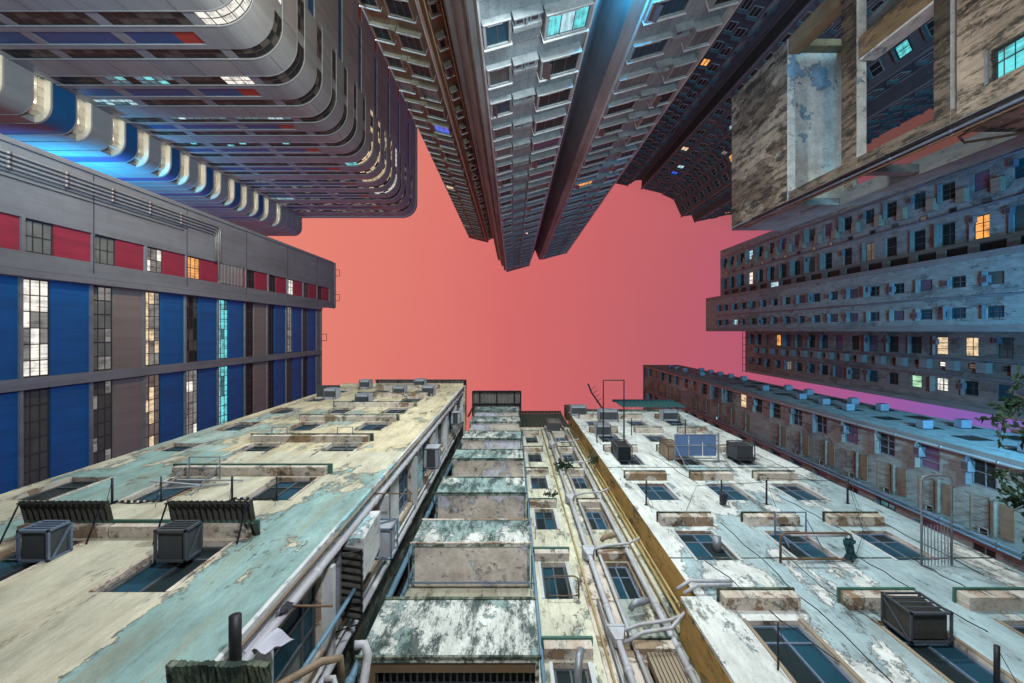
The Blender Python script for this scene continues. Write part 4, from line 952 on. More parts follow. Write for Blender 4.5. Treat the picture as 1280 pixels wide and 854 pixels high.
for (xa, za, xb, zb) in ((3.6, 8.5, 4.2, 5.9), (4.7, 10.2, 4.62, 5.4), (6.6, 8.6, 6.75, 6.5), (8.3, 11, 8.25, 8.0), (6.9, 12.6, 7.1, 9.6), (4.85, 16, 5.2, 12.6), (3.3, 19, 3.45, 16.5), (8.5, 16, 8.6, 13), (7.5, 8.6, 7.6, 7.3)):
    n = 9; pts = [((xa+(xb-xa)*t/n+rnd.uniform(-.05, .05)), 4.29, za+(zb-za)*t/n) for t in range(n+1)]; cr.tube(pts, .007, 4)
cr.build('crack', 'black_metal', TR)
MB().fbox(FR, 0, FR.L, ZRr, ZRr+.3, -.3, .08).build('parapet', 'moss_concrete', TR)

# ---- yellow middle tenement (recess), wall Y=5.02
TM = thing('yellow_tenement', 'cream yellow recessed tenement wall crossed by pale pipes, between the boxes and the white wall', 'tenement', (.5, 8, GZ))
XM0 = -2.05; FM = Face((2.98, 5.02), (XM0, 5.02)); sm = lambda x: 2.98-x
ZM = 23.7; rowM = [7.17+2.98*k for k in range(-2, 6)]
colM = [(.60, 1.13), (2.0, 2.47)]
holes = [(sm(c[1]), sm(c[0]), z-1.62, z-.28) for z in rowM for c in colM]
w = MB(); w.wall(FM, 0, FM.L, GZ, ZM, holes, .18, 0, 1); w.build('wall', ['yellow_plaster', 'ledge_plaster'], TM)
MB().box(XM0, 2.98, 5.22, 9, GZ, ZM-.01).build('core', 'yellow_plaster', TM)
MB().box(XM0-.02, XM0, 5.02, 9, GZ, ZM).build('side_wall', 'moss_concrete', TM)
for i, z in enumerate(rowM):
    for c, cc in enumerate(colM):
        h = holes[i*2+c]
        window(TM, FM, h[0]+.01, h[1]-.01, h[2]+.01, h[3]-.01, 2 if c == 0 else (.55,), (.68,), 'dark_glass', 'blue_glass', seed=i*2+c, o=-.11, bar=.04, fr='dark_frame' if c == 0 else 'blue_grey_metal', split=z < 14)
        MB().fbox(FM, h[0]-.10, h[1]+.12, z-.22, z-.02, 0, .17).build('ledge', 'ledge_plaster', TM)
        MB().fbox(FM, h[0]-.13, h[1]+.15, z-.019, z+.03, 0, .20).build('ledge_cap', 'green_paint' if c == 0 and i in (2, 3, 4) else 'moss_concrete', TM)
        MB().fbox(FM, h[0]-.07, h[0], h[2], h[3], 0, .02).build('window_surround', 'timber' if c else 'white_trim', TM); MB().fbox(FM, h[1], h[1]+.05, h[2], h[3], 0, .02).build('window_surround', 'timber' if c else 'white_trim', TM)
MB().fbox(FM, sm(1.88), sm(1.36), 6.2, 9.7, .0, .03).build('render_patch', 'ledge_plaster', TM)
# enclosed balcony boxes
bz = [(-.4, .9), (2.65, 3.95), (5.76, 7.07), (8.87, 10.02), (11.62, 12.92), (14.75, 15.95), (17.5, 18.9), (20.7, 22.05), (23.55, 25.0)]
for i, (z0, z1) in enumerate(bz):
    B_ = MB().box(-1.97+.0, .335, 4.15, 5.015, z0+.004, z1)
    B_.v = [(x, y, z) for x, y, z in B_.v]
    b = MB(); b.box(-1.97, .335, 4.15, 4.20, z0, z1); b.box(-1.97, -1.92, 4.20, 5.018, z0, z1-.01); b.box(.285, .335, 4.20, 5.018, z0, z1-.01)
    b.box(-1.92, .285, 4.20, 5.018, z1-.12, z1-.02)
    o = b.build('balcony_box', 'mossy_box_plaster', TM)
    if i != 2:
        MB().box(-1.919, .284, 4.201, 5.017, z0+.03, z0+.12).build('soffit', 'peeling_soffit', o)
    else:
        g = MB(); g.box(-1.919, .284, 4.201, 4.34, z0+.02, z0+.12); g.box(-1.919, -1.75, 4.34, 5.017, z0+.02, z0+.12); g.build('soffit', 'rusty_metal', o)
        g = MB()
        for q in range(24): g.box(-1.74+q*.085, -1.72+q*.085, 4.342, 5.017, z0+.05, z0+.075)
        for q in range(5): g.box(-1.74, .28, 4.36+q*.15, 4.37+q*.15, z0+.076, z0+.09)
        g.build('grille', 'window_iron', o); MB().box(-1.74, .28, 4.342, 5.01, z0+.3, z0+.32).build('floor_plate', 'dark_glass', o)
    r = MB(); r.box(-2.0, .365, 4.12, 4.15, z0-.01, z0+.03); r.box(-2.0, .365, 4.135, 4.149, z1-.05, z1+.02); r.build('box_edge', 'moss_concrete' if i != 3 else 'ledge_plaster', o)
    if i in (3, 4):
        f = MB(); f.tube([(-2.0, 4.95, z0-.12), (-2.0, 4.25, z0-.12), (-2.0, 4.25, z0-.3)], .012, 5); f.tube([(-2.02, 4.85, z0-.1), (.42, 4.85, z0-.1)], .018, 6); f.tube([(.36, 4.3, z0-.12), (.36, 4.95, z0-.12)], .018, 6)
        tag(f.build('rail', ['blue_grey_metal', 'black_metal'][i-3]), ['blue grey rail slung under the second balcony box from the bottom', 'thin black rail under the third balcony box from the bottom'][i-3], 'rail')
pipe('drainpipe', 'thin blue and white pipe up the right side of the balcony boxes', [(.44, 4.96, 3), (.44, 4.96, 23)], .03, 'blue_pipe', rings=2)
pipe('drainpipe', 'thick pale main pipe with hopper boxes on the yellow wall', [(1.66, 4.86, 2), (1.66, 4.86, 23.4)], .052, 'pvc_pipe', rings=1.5)
pipe('drainpipe', 'thick pale pipe right of the right-hand windows of the yellow wall', [(2.53, 4.86, 2), (2.53, 4.86, 24.5)], .052, 'pvc_pipe', rings=1.5)
pipe('drainpipe', 'slim pale pipe close beside the thick main pipe', [(1.90, 4.90, 2), (1.90, 4.90, 22.6)], .032, 'pvc_pipe', rings=2.4)
pipe('drainpipe', 'thin yellow pipe left of the thick main pipe', [(1.44, 4.96, 2), (1.44, 4.96, 23)], .02, 'yellow_pipe', rings=3)
pipe('drainpipe', 'short offcut of grey pipe hugging the left of the main pipe', [(1.54, 4.90, 5.5), (1.54, 4.90, 8.3)], .026, 'grey_metal')
pipe('drainpipe', 'yellow pipe in the corner at the foot of the ochre return wall', [(2.88, 4.92, 2), (2.88, 4.92, 23)], .03, 'yellow_pipe', rings=2.5)
pipe('drainpipe', 'second yellow pipe on the ochre corner, nearer the lane', [(2.90, 4.78, 2), (2.90, 4.78, 22)], .022, 'yellow_pipe', rings=3)
pipe('drainpipe', 'brown conduit between the thick pipe and the ochre corner', [(2.72, 4.94, 2), (2.72, 4.94, 23)], .018, 'brown_pipe')
for i, z in enumerate((7.25, 9.95, 13.2, 16.3, 19.4)):
    h = MB(); a = .10
    h.hexa([(1.66-a*.6, 4.80, z-.16), (1.66+a*.6, 4.80, z-.16), (1.66+a*.6, 4.94, z-.16), (1.66-a*.6, 4.94, z-.16), (1.66-a*1.3, 4.74, z+.05), (1.66+a*1.3, 4.74, z+.05), (1.66+a*1.3, 4.97, z+.05), (1.66-a*1.3, 4.97, z+.05)])
    h.box(1.66-a*1.4, 1.66+a*1.4, 4.73, 4.98, z+.05, z+.11)
    tag(h.build('hopper', 'pvc_pipe'), ['lowest pale hopper box on the main pipe of the yellow wall', 'second hopper box up the main pipe', 'middle hopper box of the main pipe', 'fourth hopper box up the main pipe, by the small plants', 'topmost hopper box of the main pipe'][i], 'hopper')
    pipe('branch_pipe', ['lowest pale branch pipe crossing the yellow wall to the ochre corner', 'second branch pipe up, sloping between the two thick pipes', 'third branch pipe up between the two thick pipes', 'fourth branch pipe, beside the tuft of plants', 'uppermost branch pipe of the yellow wall'][i],
         [(1.70, 4.80, z+.02), (2.05, 4.74, z+.10), (2.6, 4.74, z+.22), (2.86 if i else 2.92, 4.66, z+.3)], .028, 'pvc_pipe')
pipe('branch_pipe', 'curved second branch pipe just under the lowest one', [(1.72, 4.78, 6.98), (2.0, 4.62, 6.98), (2.45, 4.58, 7.02), (2.75, 4.42, 7.2), (2.9, 4.36, 7.4)], .028, 'pvc_pipe')
for i, z in enumerate((8.0, 10.6)):
    mb = MB(); pts = [(2.06, 4.9, z), (2.12, 4.82, z+.02)]+[(2.12+.06*k, 4.80+.05*(k % 2)*0, z+.02+.02*k) for k in range(1, 6)]
    mb.tube(pts, [.05, .06, .075, .06, .075, .06, .05], 8); tag(mb.build('flexible_duct', 'brown_pipe' if i else 'grey_metal', smooth=True), ['ribbed flexible duct beside the lower right window of the yellow wall', 'short ribbed duct between the two thick pipes higher up'][i], 'duct')
pipe('exhaust_pipe', 'bent grey exhaust pipe leaving the lowest left window of the yellow wall', [(.90, 5.15, 6.3), (.90, 4.75, 6.3), (.93, 4.62, 6.4), (.98, 4.58, 6.55)], .055, 'grey_metal', 'exhaust pipe')
pipe('branch_pipe', 'upper white pipe turning round the corner of the white tenement', [(2.75, 4.32, 7.62), (2.98, 4.2, 7.66), (4.3-.6, 4.22, 7.68)], .03, 'pvc_pipe')
pipe('branch_pipe', 'lower white pipe turning round the corner of the white tenement', [(2.8, 4.30, 7.45), (3.02, 4.16, 7.46), (3.6, 4.18, 7.5)], .03, 'pvc_pipe')
pipe('branch_pipe', 'brown waste pipe leading to the elbows at the bottom of the gap', [(-2.55, 3.55, 4.3), (-2.0, 3.45, 4.75), (-1.86, 3.52, 4.9), (-1.84, 3.75, 4.9)], .040, 'brown_pipe')
mb = MB(); mb.tube([(-1.72, 3.42, 4.95), (-1.62, 3.42, 4.97), (-1.57, 3.5, 4.93), (-1.57, 3.7, 4.8), (-1.60, 4.2, 4.3), (-1.6, 4.6, 3.6)], .048, 10); tag(mb.build('elbow_pipe', 'pvc_pipe', smooth=True), 'larger pale elbow pipe at the bottom edge of the gap', 'pipe')
mb = MB(); mb.tube([(-1.95, 3.60, 4.70), (-1.86, 3.60, 4.72), (-1.82, 3.68, 4.68), (-1.82, 3.9, 4.5), (-1.86, 4.4, 4.0)], .034, 10); tag(mb.build('elbow_pipe', 'pvc_pipe', smooth=True), 'smaller elbow pipe left of the larger one at the bottom of the gap', 'pipe')
mb = MB()
rnd = random.Random(3); n = 26; pass
N1, N2 = 40, 8
for i in range(N1+1):
    x = -2.72+.80*i/N1
    for j in range(N2+1):
        y = 2.62+.66*j/N2+rnd.uniform(-.008, .008)*(j < 2); mb.v.append((x, y, 3.56+.05*j/N2+rnd.uniform(-.008, .008)-.008*sin(i*.35))); mb.v.append((x, y, 3.62+rnd.uniform(-.012, .012)))
for i in range(N1):
    for j in range(N2):
        a = 2*(i*(N2+1)+j); b_ = a+2*(N2+1)
        mb.f += [(a, b_, b_+2, a+2), (a+1, a+3, b_+3, b_+1)]; mb.m += [0, 0]
    a = 2*i*(N2+1); b_ = a+2*(N2+1); mb.f.append((a, a+1, b_+1, b_)); mb.m.append(0)
tag(mb.build('mossy_canopy', 'moss_concrete'), 'mossy broken canopy edge at the foot of the teal tenement corner', 'canopy')
# ================================================================== fittings on the near walls
def ac(label, F, a, z, w=.42, h=.32, d=.42, mat='ac_white', group='air conditioners on the near walls', o=0.0):
    T = thing('air_conditioner', label, 'air conditioner', F.P(a, z, o), group); base = T.location
    L = MB(); X = lambda s, y, zz: F.P(a+s, z+zz, o+y)
    b = MB(); b.fbox(F, a, a+w, z, z+h, o+.02, o+d-.012); b.build('housing', mat, T)
    g = MB(); g.fbox(F, a+.03, a+w-.03, z+.03, z+h-.03, o+d-.012, o+d-.004, 0)
    for k in range(6): g.fbox(F, a+.04, a+w-.04, z+.05+k*(h-.1)/6, z+.062+k*(h-.1)/6, o+d-.004, o+d+.004, 1)
    g.build('grille', ['fan_grille', mat], T)
    cx = a+w/2; cz = z+h/2; rr_ = min(w, h)*.36
    for q_ in (1, .62, .25): MB().tube([F.P(cx+rr_*q_*cos(t_*pi/8), cz+rr_*q_*sin(t_*pi/8), o+d+.006) for t_ in range(17)], .006, 4).build('fan_ring', 'grey_metal', T)
    MB().tube([F.P(a+w*.8, z+h*.4, o+.0), F.P(a+w*.8, z-.15, o+.05), F.P(a+w*.7, z-.6, o+.02)], .010, 5).build('hose', 'black_metal', T)
    v = MB(); v.fbox(F, a+.05, a+w-.05, z-.005, z, o+.10, o+d-.10)
    v.build('vent_slot', 'fan_grille', T)
    s = MB(); s.tube([F.P(a+.03, z-.02, o), F.P(a+.03, z-.02, o+d)], .012, 5); s.tube([F.P(a+w-.03, z-.02, o), F.P(a+w-.03, z-.02, o+d)], .012, 5); s.tube([F.P(a+.03, z-.02, o+d-.03), F.P(a+.03, z-.28, o)], .010, 5); s.build('bracket', 'black_metal', T)
    return T
def cage(label, F, a, z, w, h, d, mat='blue_grey_metal', skin='fan_grille', slats=True, group='box cages on the near walls'):
    T = thing('cage', label, 'cage', F.P(a, z, 0), group); t = .028
    f = MB()
    for s in (a, a+w-t):
        for zz in (z, z+h-t): f.fbox(F, s, s+t, zz, zz+t, 0, d)
        for oo in (0.0, d-t): f.fbox(F, s+.001, s+t-.001, z, z+h, oo, oo+t)
    for zz in (z, z+h-t):
        for oo in (0.0, d-t): f.fbox(F, a, a+w, zz+.001, zz+t-.001, oo+.001, oo+t-.001)
    f.hexa([F.P(a-.004, z+.04, .03), F.P(a+.012, z+.04, .03), F.P(a+.012, z+h-.05, d-.06), F.P(a-.004, z+h-.05, d-.06), F.P(a-.004, z+.07, .03), F.P(a+.012, z+.07, .03), F.P(a+.012, z+h-.02, d-.06), F.P(a-.004, z+h-.02, d-.06)])
    f.hexa([F.P(a+w-.012, z+.04, .03), F.P(a+w+.004, z+.04, .03), F.P(a+w+.004, z+h-.05, d-.06), F.P(a+w-.012, z+h-.05, d-.06), F.P(a+w-.012, z+.07, .03), F.P(a+w+.004, z+.07, .03), F.P(a+w+.004, z+h-.02, d-.06), F.P(a+w-.012, z+h-.02, d-.06)])
    f.build('frame', mat, T)
    p = MB(); p.fbox(F, a+t, a+w-t, z+h*.12, z+h-t, .02, d-t-.02); p.build('inner_unit', skin, T)
    if slats:
        for k in range(4):
            MB().fbox(F, a+t, a+w-t, z+t+k*(h-2*t)/4, z+t+.018+k*(h-2*t)/4, d-t+.002, d-.004).build('slat', mat, T)
    return T
def rack(label, F, a0, a1, z, d, mat='grey_metal', cross=(.5,), bars=0, brace=True, r=.016, rounded=False, name='drying_rack', group=None, drop=.35, braceat=None):
    T = thing(name, label, 'drying rack', F.P(a0, z, 0), group); f = MB(); c = .10 if rounded else .0
    if rounded: f.tube([F.P(a0, z, 0), F.P(a0, z, d-c), F.P(a0+c*.3, z, d-c*.3), F.P(a0+c, z, d), F.P(a1-c, z, d), F.P(a1-c*.3, z, d-c*.3), F.P(a1, z, d-c), F.P(a1, z, 0)], r, 8)
    else: f.tube([F.P(a0, z, 0), F.P(a0, z, d), F.P(a1, z, d), F.P(a1, z, 0)], r, 6)
    f.build('frame', mat, T, smooth=rounded)
    for q in cross: MB().tube([F.P(a0, z, d*q), F.P(a1, z, d*q)], r*.75, 6).build('crossbar', mat, T)
    for k in range(bars):
        s = a0+(a1-a0)*(k+1)/(bars+1); MB().tube([F.P(s, z, .0), F.P(s, z+.01, d*.45)], r*.35, 4).build('wire', mat, T)
    if brace:
        for s in (a0, a1): MB().tube([F.P(s, z, d*.75), F.P(s, z-drop, 0)], r*.6, 5).build('brace', mat, T)
    return T
def pole(label, F, a, z, d, mat='black_metal', r=.02, name='wall_pole', wires=True, group='rods sticking out of the near walls'):
    T = thing(name, label, 'pole', F.P(a, z, 0), group)
    MB().tube([F.P(a, z, -.02), F.P(a, z, d)], r, 8).build('rod', mat, T, smooth=True)
    MB().fbox(F, a-.04, a+.04, z-.04, z+.04, 0, .015).build('base_plate', mat, T)
    if wires: MB().tube([F.P(a, z, d*.95), F.P(a-.10, z-.25, .0)], .004, 4).build('stay_wire', mat, T)
    return T
# --- teal tenement: awnings, cages, racks, rods
for (x0, x1, lab, z, zo) in ((-6.92, -5.68, 'dark corrugated awning on the far left over the first caged window', 6.50, 6.38), (-4.86, -3.66, 'dark corrugated awning with a broken end over the second caged window', 6.50, 6.38)):
    T = thing('corrugated_awning', lab, 'awning', (x1, 2.88, z), 'corrugated awnings on the teal wall')
    a0, a1 = sl_(x1), sl_(x0)
    MB().corrug(FL, a0, a1, z, zo, 0.01, .50, .085, .018).build('sheet', 'corrugated_dark', T)
    b = MB(); b.tube([FL.P(a0+.04, z-.40, .02), FL.P(a0+.04, zo-.03, .49)], .012, 5); b.tube([FL.P(a1-.04, z-.40, .02), FL.P(a1-.04, zo-.03, .49)], .012, 5); b.tube([FL.P(a0, zo-.03, .47), FL.P(a1, zo-.03, .47)], .012, 5); b.build('bracket', 'black_metal', T)
MB().corrug(FL, sl_(-3.66)-.10, sl_(-3.66)+.08, 6.40, 6.3, .01, .22, .085, .018).build('sheet_scrap', 'corrugated_dark', T)
cage('grey metal cage under the far left corrugated awning', FL, sl_(-5.78), 5.66, .40, .32, .40)
cage('dark metal cage hanging over the large near window, under the second corrugated awning', FL, sl_(-4.07), 5.66, .40, .32, .40, 'dark_frame')
pole('black rod left of the strutted rack on the teal wall', FL, sl_(-6.68), 7.59, .43, r=.018); pole('black rod right of the strutted rack on the teal wall', FL, sl_(-5.95), 7.7, .42, r=.012)
pole('rod between the second and third windows above the right awning', FL, sl_(-4.78), 7.75, .40, r=.018); pole('thin rod beside the second window of the teal wall', FL, sl_(-4.02), 7.75, .40, r=.014)
MB()
for i, (a, b, z) in enumerate(((sl_(-6.68), sl_(-5.95), 7.6), (sl_(-4.78), sl_(-4.02), 7.74))):
    m = MB(); m.tube([FL.P(a, z, .03), FL.P((a+b)/2, z, .0), FL.P(b, z+.02, .05)], .010, 5)
    for k in range(7): m.box(*(lambda p: (p[0]-.02, p[0]+.02, p[1]-.03, p[1]-.0, p[2]-.01, p[2]+.02))(FL.P(a+(b-a)*(k+.5)/7, z, .02)))
    tag(m.build('clothes_line', 'black_metal'), ['rope with pegs between two rods left of the teal wall windows', 'rope with pegs below the second window, right of centre of the teal wall'][i], 'clothes line')
rack('grey strutted rack over the middle window of the second row on the teal wall', FL, sl_(-5.63), sl_(-6.22), 8.75, .46, cross=(.55,), drop=.8)
rack('small square rack at the left end of the third ledge of the teal wall', FL, sl_(-5.95), sl_(-6.35), 12.0, .35, 'grey_metal'); rack('small square rack near the middle of the third ledge of the teal wall', FL, sl_(-4.22), sl_(-4.62), 12.0, .35, 'grey_metal')
T = thing('broken_strut', 'bundle of bent grey struts leaning over the second row window of the teal wall', 'struts', (-5.8, 2.8, 7.9)); m = MB()
for q in ((-6.2, -5.3, .1, 8.0), (-6.05, -5.15, .2, 8.2), (-6.3, -5.6, .28, 7.9)): m.tube([FL.P(sl_(q[0]), q[3], q[2]), FL.P(sl_(q[1]), q[3]+.5, .03)], .018, 5)
m.build('strut', 'grey_metal', T)
acL = [(-6.0, 17.55, 'white air conditioner on the left of the fifth row of the teal wall'), (-5.2, 20.0, 'air conditioner in the middle of the sixth row under the canopy of the teal wall'), (-3.95, 20.2, 'white air conditioner right of the sixth row of the teal wall'), (-4.9, 23.0, 'small white air conditioner just under the roof canopy of the teal wall'), (-7.9, 19.2, 'air conditioner at the far left corner beneath the dark awning'), (-7.55, 22.6, 'air conditioner near the left end of the roof line of the teal wall')]
for x, z, l in acL: ac(l, FL, sl_(x)-.45, z, .55, .5, .45)
T = thing('dark_awning', 'dark tilted awning at the left top corner of the teal tenement', 'awning', (-8.2, 2.8, 20)); MB().fbox(FL, sl_(-7.6), sl_(-8.6), 19.95, 20.05, 0, .50).build('sheet', 'corrugated_dark', T)
pipe('vent_pipe', 'short black vent stub sticking out near the corner of the teal tenement', [(-2.44, 2.98, 4.0), (-2.44, 2.50, 4.0)], .052, 'black_metal', 'vent pipe', n=14)
T = thing('roof_canopy', 'grey corrugated canopy along the roof edge of the teal tenement', 'canopy', (-5, 3, 24.4))
MB().corrug(FL, sl_(-2.52), sl_(-7.4), 24.7, 24.6, -2.2, .27, .16, .03).build('sheet', 'corrugated_grey', T); b = MB()
for x in (-2.6, -3.8, -5, -6.2, -7.3): b.tube([FL.P(sl_(x), 24.55, -2), FL.P(sl_(x), 24.5, .25)], .03, 5)
b.tube([FL.P(sl_(-2.5), 24.5, .24), FL.P(sl_(-7.4), 24.5, .24)], .03, 5); b.tube([(-2.52, 2.62, 24.45), (-2.52, 4.6, 24.45)], .04, 5); b.build('frame', 'black_metal', T)
# flank fittings
T = thing('corrugated_awning', 'dark ribbed awning on the flank of the teal tenement beside the gap', 'awning', (-2.6, 3.7, 6.7))
a0, a1 = ss(4.27), ss(3.20); MB().corrug(FS, a0, a1, 6.78, 6.68, .01, .40, .11, .02).build('sheet', 'corrugated_dark', T)
b = MB(); b.tube([FS.P(a0, 6.66, .39), FS.P(a1, 6.66, .39)], .012, 5); b.tube([FS.P(a1, 6.66, .39), FS.P(a1, 6.4, .0)], .010, 5); b.tube([FS.P(a0, 6.66, .39), FS.P(a0, 6.4, .0)], .010, 5); b.tube([FS.P(a0+.3, 6.66, 0), FS.P(a0+.3, 6.66, .39)], .01, 5); b.build('frame', 'black_metal', T)
T = thing('white_awning_board', 'smooth white sloping board above the dark ribbed flank awning', 'awning', (-2.6, 3.5, 7.0)); MB().hexa([FS.P(ss(3.75), 6.85, .05), FS.P(ss(3.12), 6.85, .05), FS.P(ss(3.12), 7.9, .05), FS.P(ss(3.75), 7.9, .05), FS.P(ss(3.75), 6.85, .36), FS.P(ss(3.12), 6.85, .36), FS.P(ss(3.12), 7.9, .30), FS.P(ss(3.75), 7.9, .30)]).build('board', 'white_side_plaster', T)
T = cage('blue grey cage frame with an old cooler on the flank of the teal tenement', FS, ss(3.98), 7.9, .55, .45, .50, 'blue_grey_metal', 'ac_white', False)
ac('blue tinted air conditioner high on the flank of the teal tenement', FS, ss(4.0), 13.2, .6, .5, .45); ac('air conditioner near the top of the flank of the teal tenement', FS, ss(3.9), 19.0, .5, .45, .4)
pole('rusty horizontal rod over the big dark flank window', FS, ss(3.05), 5.05, .6, 'rusty_metal', .014, 'laundry_rod', False); pole('dark rod above the flank cage', FS, ss(3.0), 8.4, .75, 'rusty_metal', .012, 'laundry_rod', False)
T = thing('hanging_cloth', 'white cloth with a dark rag hanging at the corner of the teal tenement', 'cloth', (-2.4, 3.1, 4.6)); m = MB(); n = 8
pts = [[(-2.56+.30*i/n, 3.02+.03*sin(i*1.3)+.22*j/n*(i/n), 4.30+.45*j/n+.02*sin(i+j)) for j in range(n+1)] for i in range(n+1)]
for i in range(n):
    for j in range(n): m.quad(pts[i][j], pts[i+1][j], pts[i+1][j+1], pts[i][j+1], 0)
m.build('sheet', 'cloth_white', T, smooth=True); m = MB()
pts = [[(-2.50+.10*i/n, 2.99+.02*sin(j*2+i), 4.75+.25*j/n+.08*i/n) for j in range(n+1)] for i in range(n+1)]
for i in range(n):
    for j in range(n):
        if abs(j-n/2) < n/2-i*.3: m.quad(pts[i][j], pts[i+1][j], pts[i+1][j+1], pts[i][j+1], 0)
m.build('rag', 'cloth_dark', T, smooth=True)
# --- box column and yellow wall
T = thing('rooftop_canopy', 'framed corrugated canopy over the top of the balcony box column', 'canopy', (-.9, 4.3, 27))
MB().corrug(FM, sm(.47), sm(-2.37), 27.0, 27.0, -1.5, 1.46, .2, .03).build('sheet', 'corrugated_grey', T); b = MB()
for x in (-2.37, -1.95, -.95, .1, .47): b.tube([(x, 3.56, 26.9), (x, 6.0, 26.9)], .04, 5)
for y in (3.56, 4.3): b.tube([(-2.37, y, 26.88), (.47, y, 26.88)], .05, 5)
for x in (-2.3, .4): b.tube([(x, 4.4, 23.5), (x, 4.4, 26.9)], .05, 5)
b.build('frame', 'black_metal', T)
T = thing('roof_fence', 'dark green corrugated roof fence above the yellow tenement', 'fence', (1.6, 5, 23.8)); MB().vcorrug(FM, sm(2.95), sm(.4), 23.75, 27.8, .0, .18, .03).build('sheet', 'corrugated_green', T); MB().box(.4, 2.95, 4.9, 5.0, 27.8, 27.95).build('top_rail', 'black_metal', T)
ac('brown air conditioner hanging under the green roof fence', FM, sm(2.35), 22.6, .62, .8, .55, 'ac_brown')
rack('bent grey window rack with short rungs over the lower left window of the yellow wall', FM, sm(1.24), sm(.66), 8.55, .42, 'rusty_metal', cross=(.12,), rounded=True, brace=False, r=.014)
m = MB()
for k in range(6): m.tube([(.66+.0, 4.95-.05*k, 8.55), (.70, 4.95-.05*k, 8.55)], .008, 4); m.tube([(1.24, 4.95-.05*k, 8.55), (1.19, 4.95-.05*k, 8.55)], .008, 4)
tag(m.build('rack_rungs', 'rusty_metal'), 'short rungs inside the bent rack of the yellow wall', 'rungs')
T = thing('timber_screen', 'weathered ribbed timber screen over the lowest right window of the yellow wall', 'screen', (2.3, 4.9, 6.5)); 
for k in range(9): MB().fbox(FM, sm(2.62)+.06*k+.05, sm(2.62)+.06*k+.095, 6.25, 6.95, .0, .12).build('slat', 'timber', T)
rack('grey tube rack left of the middle windows of the yellow wall', FM, sm(.55), sm(.15), 11.0, .3, 'pvc_pipe', brace=False)
def plant(label, x, y, z, n, size, name='wall_fern'):
    T = thing(name, label, 'plant', (x, y, z)); r = random.Random(n); st = MB(); lf = MB()
    for k in range(n):
        an = r.uniform(0, 2*pi); L = size*r.uniform(.5, 1); d = Vector((cos(an), -abs(sin(an))*.8-.15, r.uniform(-.5, .7))).normalized(); p = Vector((x, y, z)); 
        st.tube([tuple(p), tuple(p+d*L)], .004, 4)
        for j in range(9):
            q = p+d*L*(.25+.75*j/9); sd = d.cross(Vector((r.uniform(-1, 1), r.uniform(-1, 1), r.uniform(-1, 1)))).normalized(); l = size*.22*r.uniform(.6, 1.2); wd = d*l*.3
            lf.quad(tuple(q), tuple(q+sd*l*.5+wd), tuple(q+sd*l), tuple(q+sd*l*.5-wd), 0)
    st.build('stem', 'bark', T); o = lf.build('foliage', 'leaf', T); o['kind'] = 'stuff'; return T
plant('small fern sprouting from the fourth hopper box', 1.8, 4.78, 15.9, 26, .45); plant('little bush growing out of the ochre return wall', 2.92, 4.6, 15.9, 22, .4); plant('dark tuft growing over the left windows of the yellow wall', 1.12, 4.88, 13.4, 14, .28, 'wall_weed')
# --- white tenement fittings
R = lambda x: sr(x)
cage('big dark timber topped cage over the lower middle window of the white wall', FR, R(6.06), 6.26, .58, .52, .42, 'dark_frame', 'corrugated_dark')
cage('dark open cage below the first window of the fourth row of the white wall', FR, R(3.95), 15.0, .50, 1.0, .5, 'dark_frame', 'dark_glass'); cage('dark cage left of the pale blue board on the white wall', FR, R(5.6), 15.1, .45, .9, .5, 'rusty_metal', 'timber'); cage('dark box cage right of the pale blue board on the white wall', FR, R(8.05), 15.1, .62, .75, .5, 'dark_frame', 'fan_grille')
T = thing('blue_board_rack', 'pale blue panelled board held on a rack in the middle of the white wall', 'board', (6, 4, 15.6))
zb = 15.0; a0, a1 = R(6.72), R(5.35)
for i in range(3):
    for j in range(2): MB().fbox(FR, a0+(a1-a0)*i/3+.015, a0+(a1-a0)*(i+1)/3-.015, zb, zb+.03, .18+.36*j+.01, .18+.36*(j+1)-.01).build('panel', 'sky_blue_board', T)
m = MB(); m.tube([FR.P(a0-.04, zb-.04, 0), FR.P(a0-.04, zb-.04, .95)], .03, 6); m.tube([FR.P(a1+.02, zb-.04, 0), FR.P(a1+.02, zb-.04, .92)], .02, 6)
for q in (.12, .54, .9): m.tube([FR.P(a0-.04, zb-.05, q), FR.P(a1+.02, zb-.05, q)], .015, 6)
for s in (a0, a1): m.tube([FR.P(s, zb-.05, .5), FR.P(s-.02, zb-1.1, 0)], .012, 5)
m.build('frame', 'grey_metal', T)
acR = [(4.00, 18.5, 'white air conditioner on the first window of the fifth row of the white wall', .62, .5), (3.75, 23.1, 'tall white air conditioner at the left end of the white wall roof line', .8, .5), (5.0, 21.6, 'dark boxy air conditioner under the roof, over the second window', .9, .55), (7.9, 21.7, 'pale air conditioner near the roof in the third column', .75, .5), (8.7, 18.6, 'air conditioner at the right edge of the fifth row', .5, .4)]
for x, z, l, w_, d_ in acR[:4]: ac(l, FR, R(x), z, w_, .55, d_)
pole('black rod left of the third-row windows of the white wall', FR, R(3.3), 11.25, .60, r=.022); pole('black rod with a dark rag between the first and second third-row windows', FR, R(5.18), 11.3, .60, r=.022)
pole('black rod before the last third-row window of the white wall', FR, R(6.30), 11.3, .60, r=.022); pole('black rod right of the third-row windows of the white wall', FR, R(8.35), 11.35, .62, r=.024)
pole('twisted black rod in front of the nearest left window of the white wall', FR, R(3.35), 5.75, .62, r=.012); pole('thick black rod by the big cage window of the white wall', FR, R(5.85), 5.5, .5, r=.030)
pole('rod left of the fifth-row windows of the white wall', FR, R(3.25), 17.6, .7, r=.02); pole('rod by the fifth-row second window of the white wall', FR, R(4.9), 18.8, .7, r=.02); pole('rod over the long eave right of the blue board', FR, R(7.05), 18.6, .7, r=.025)
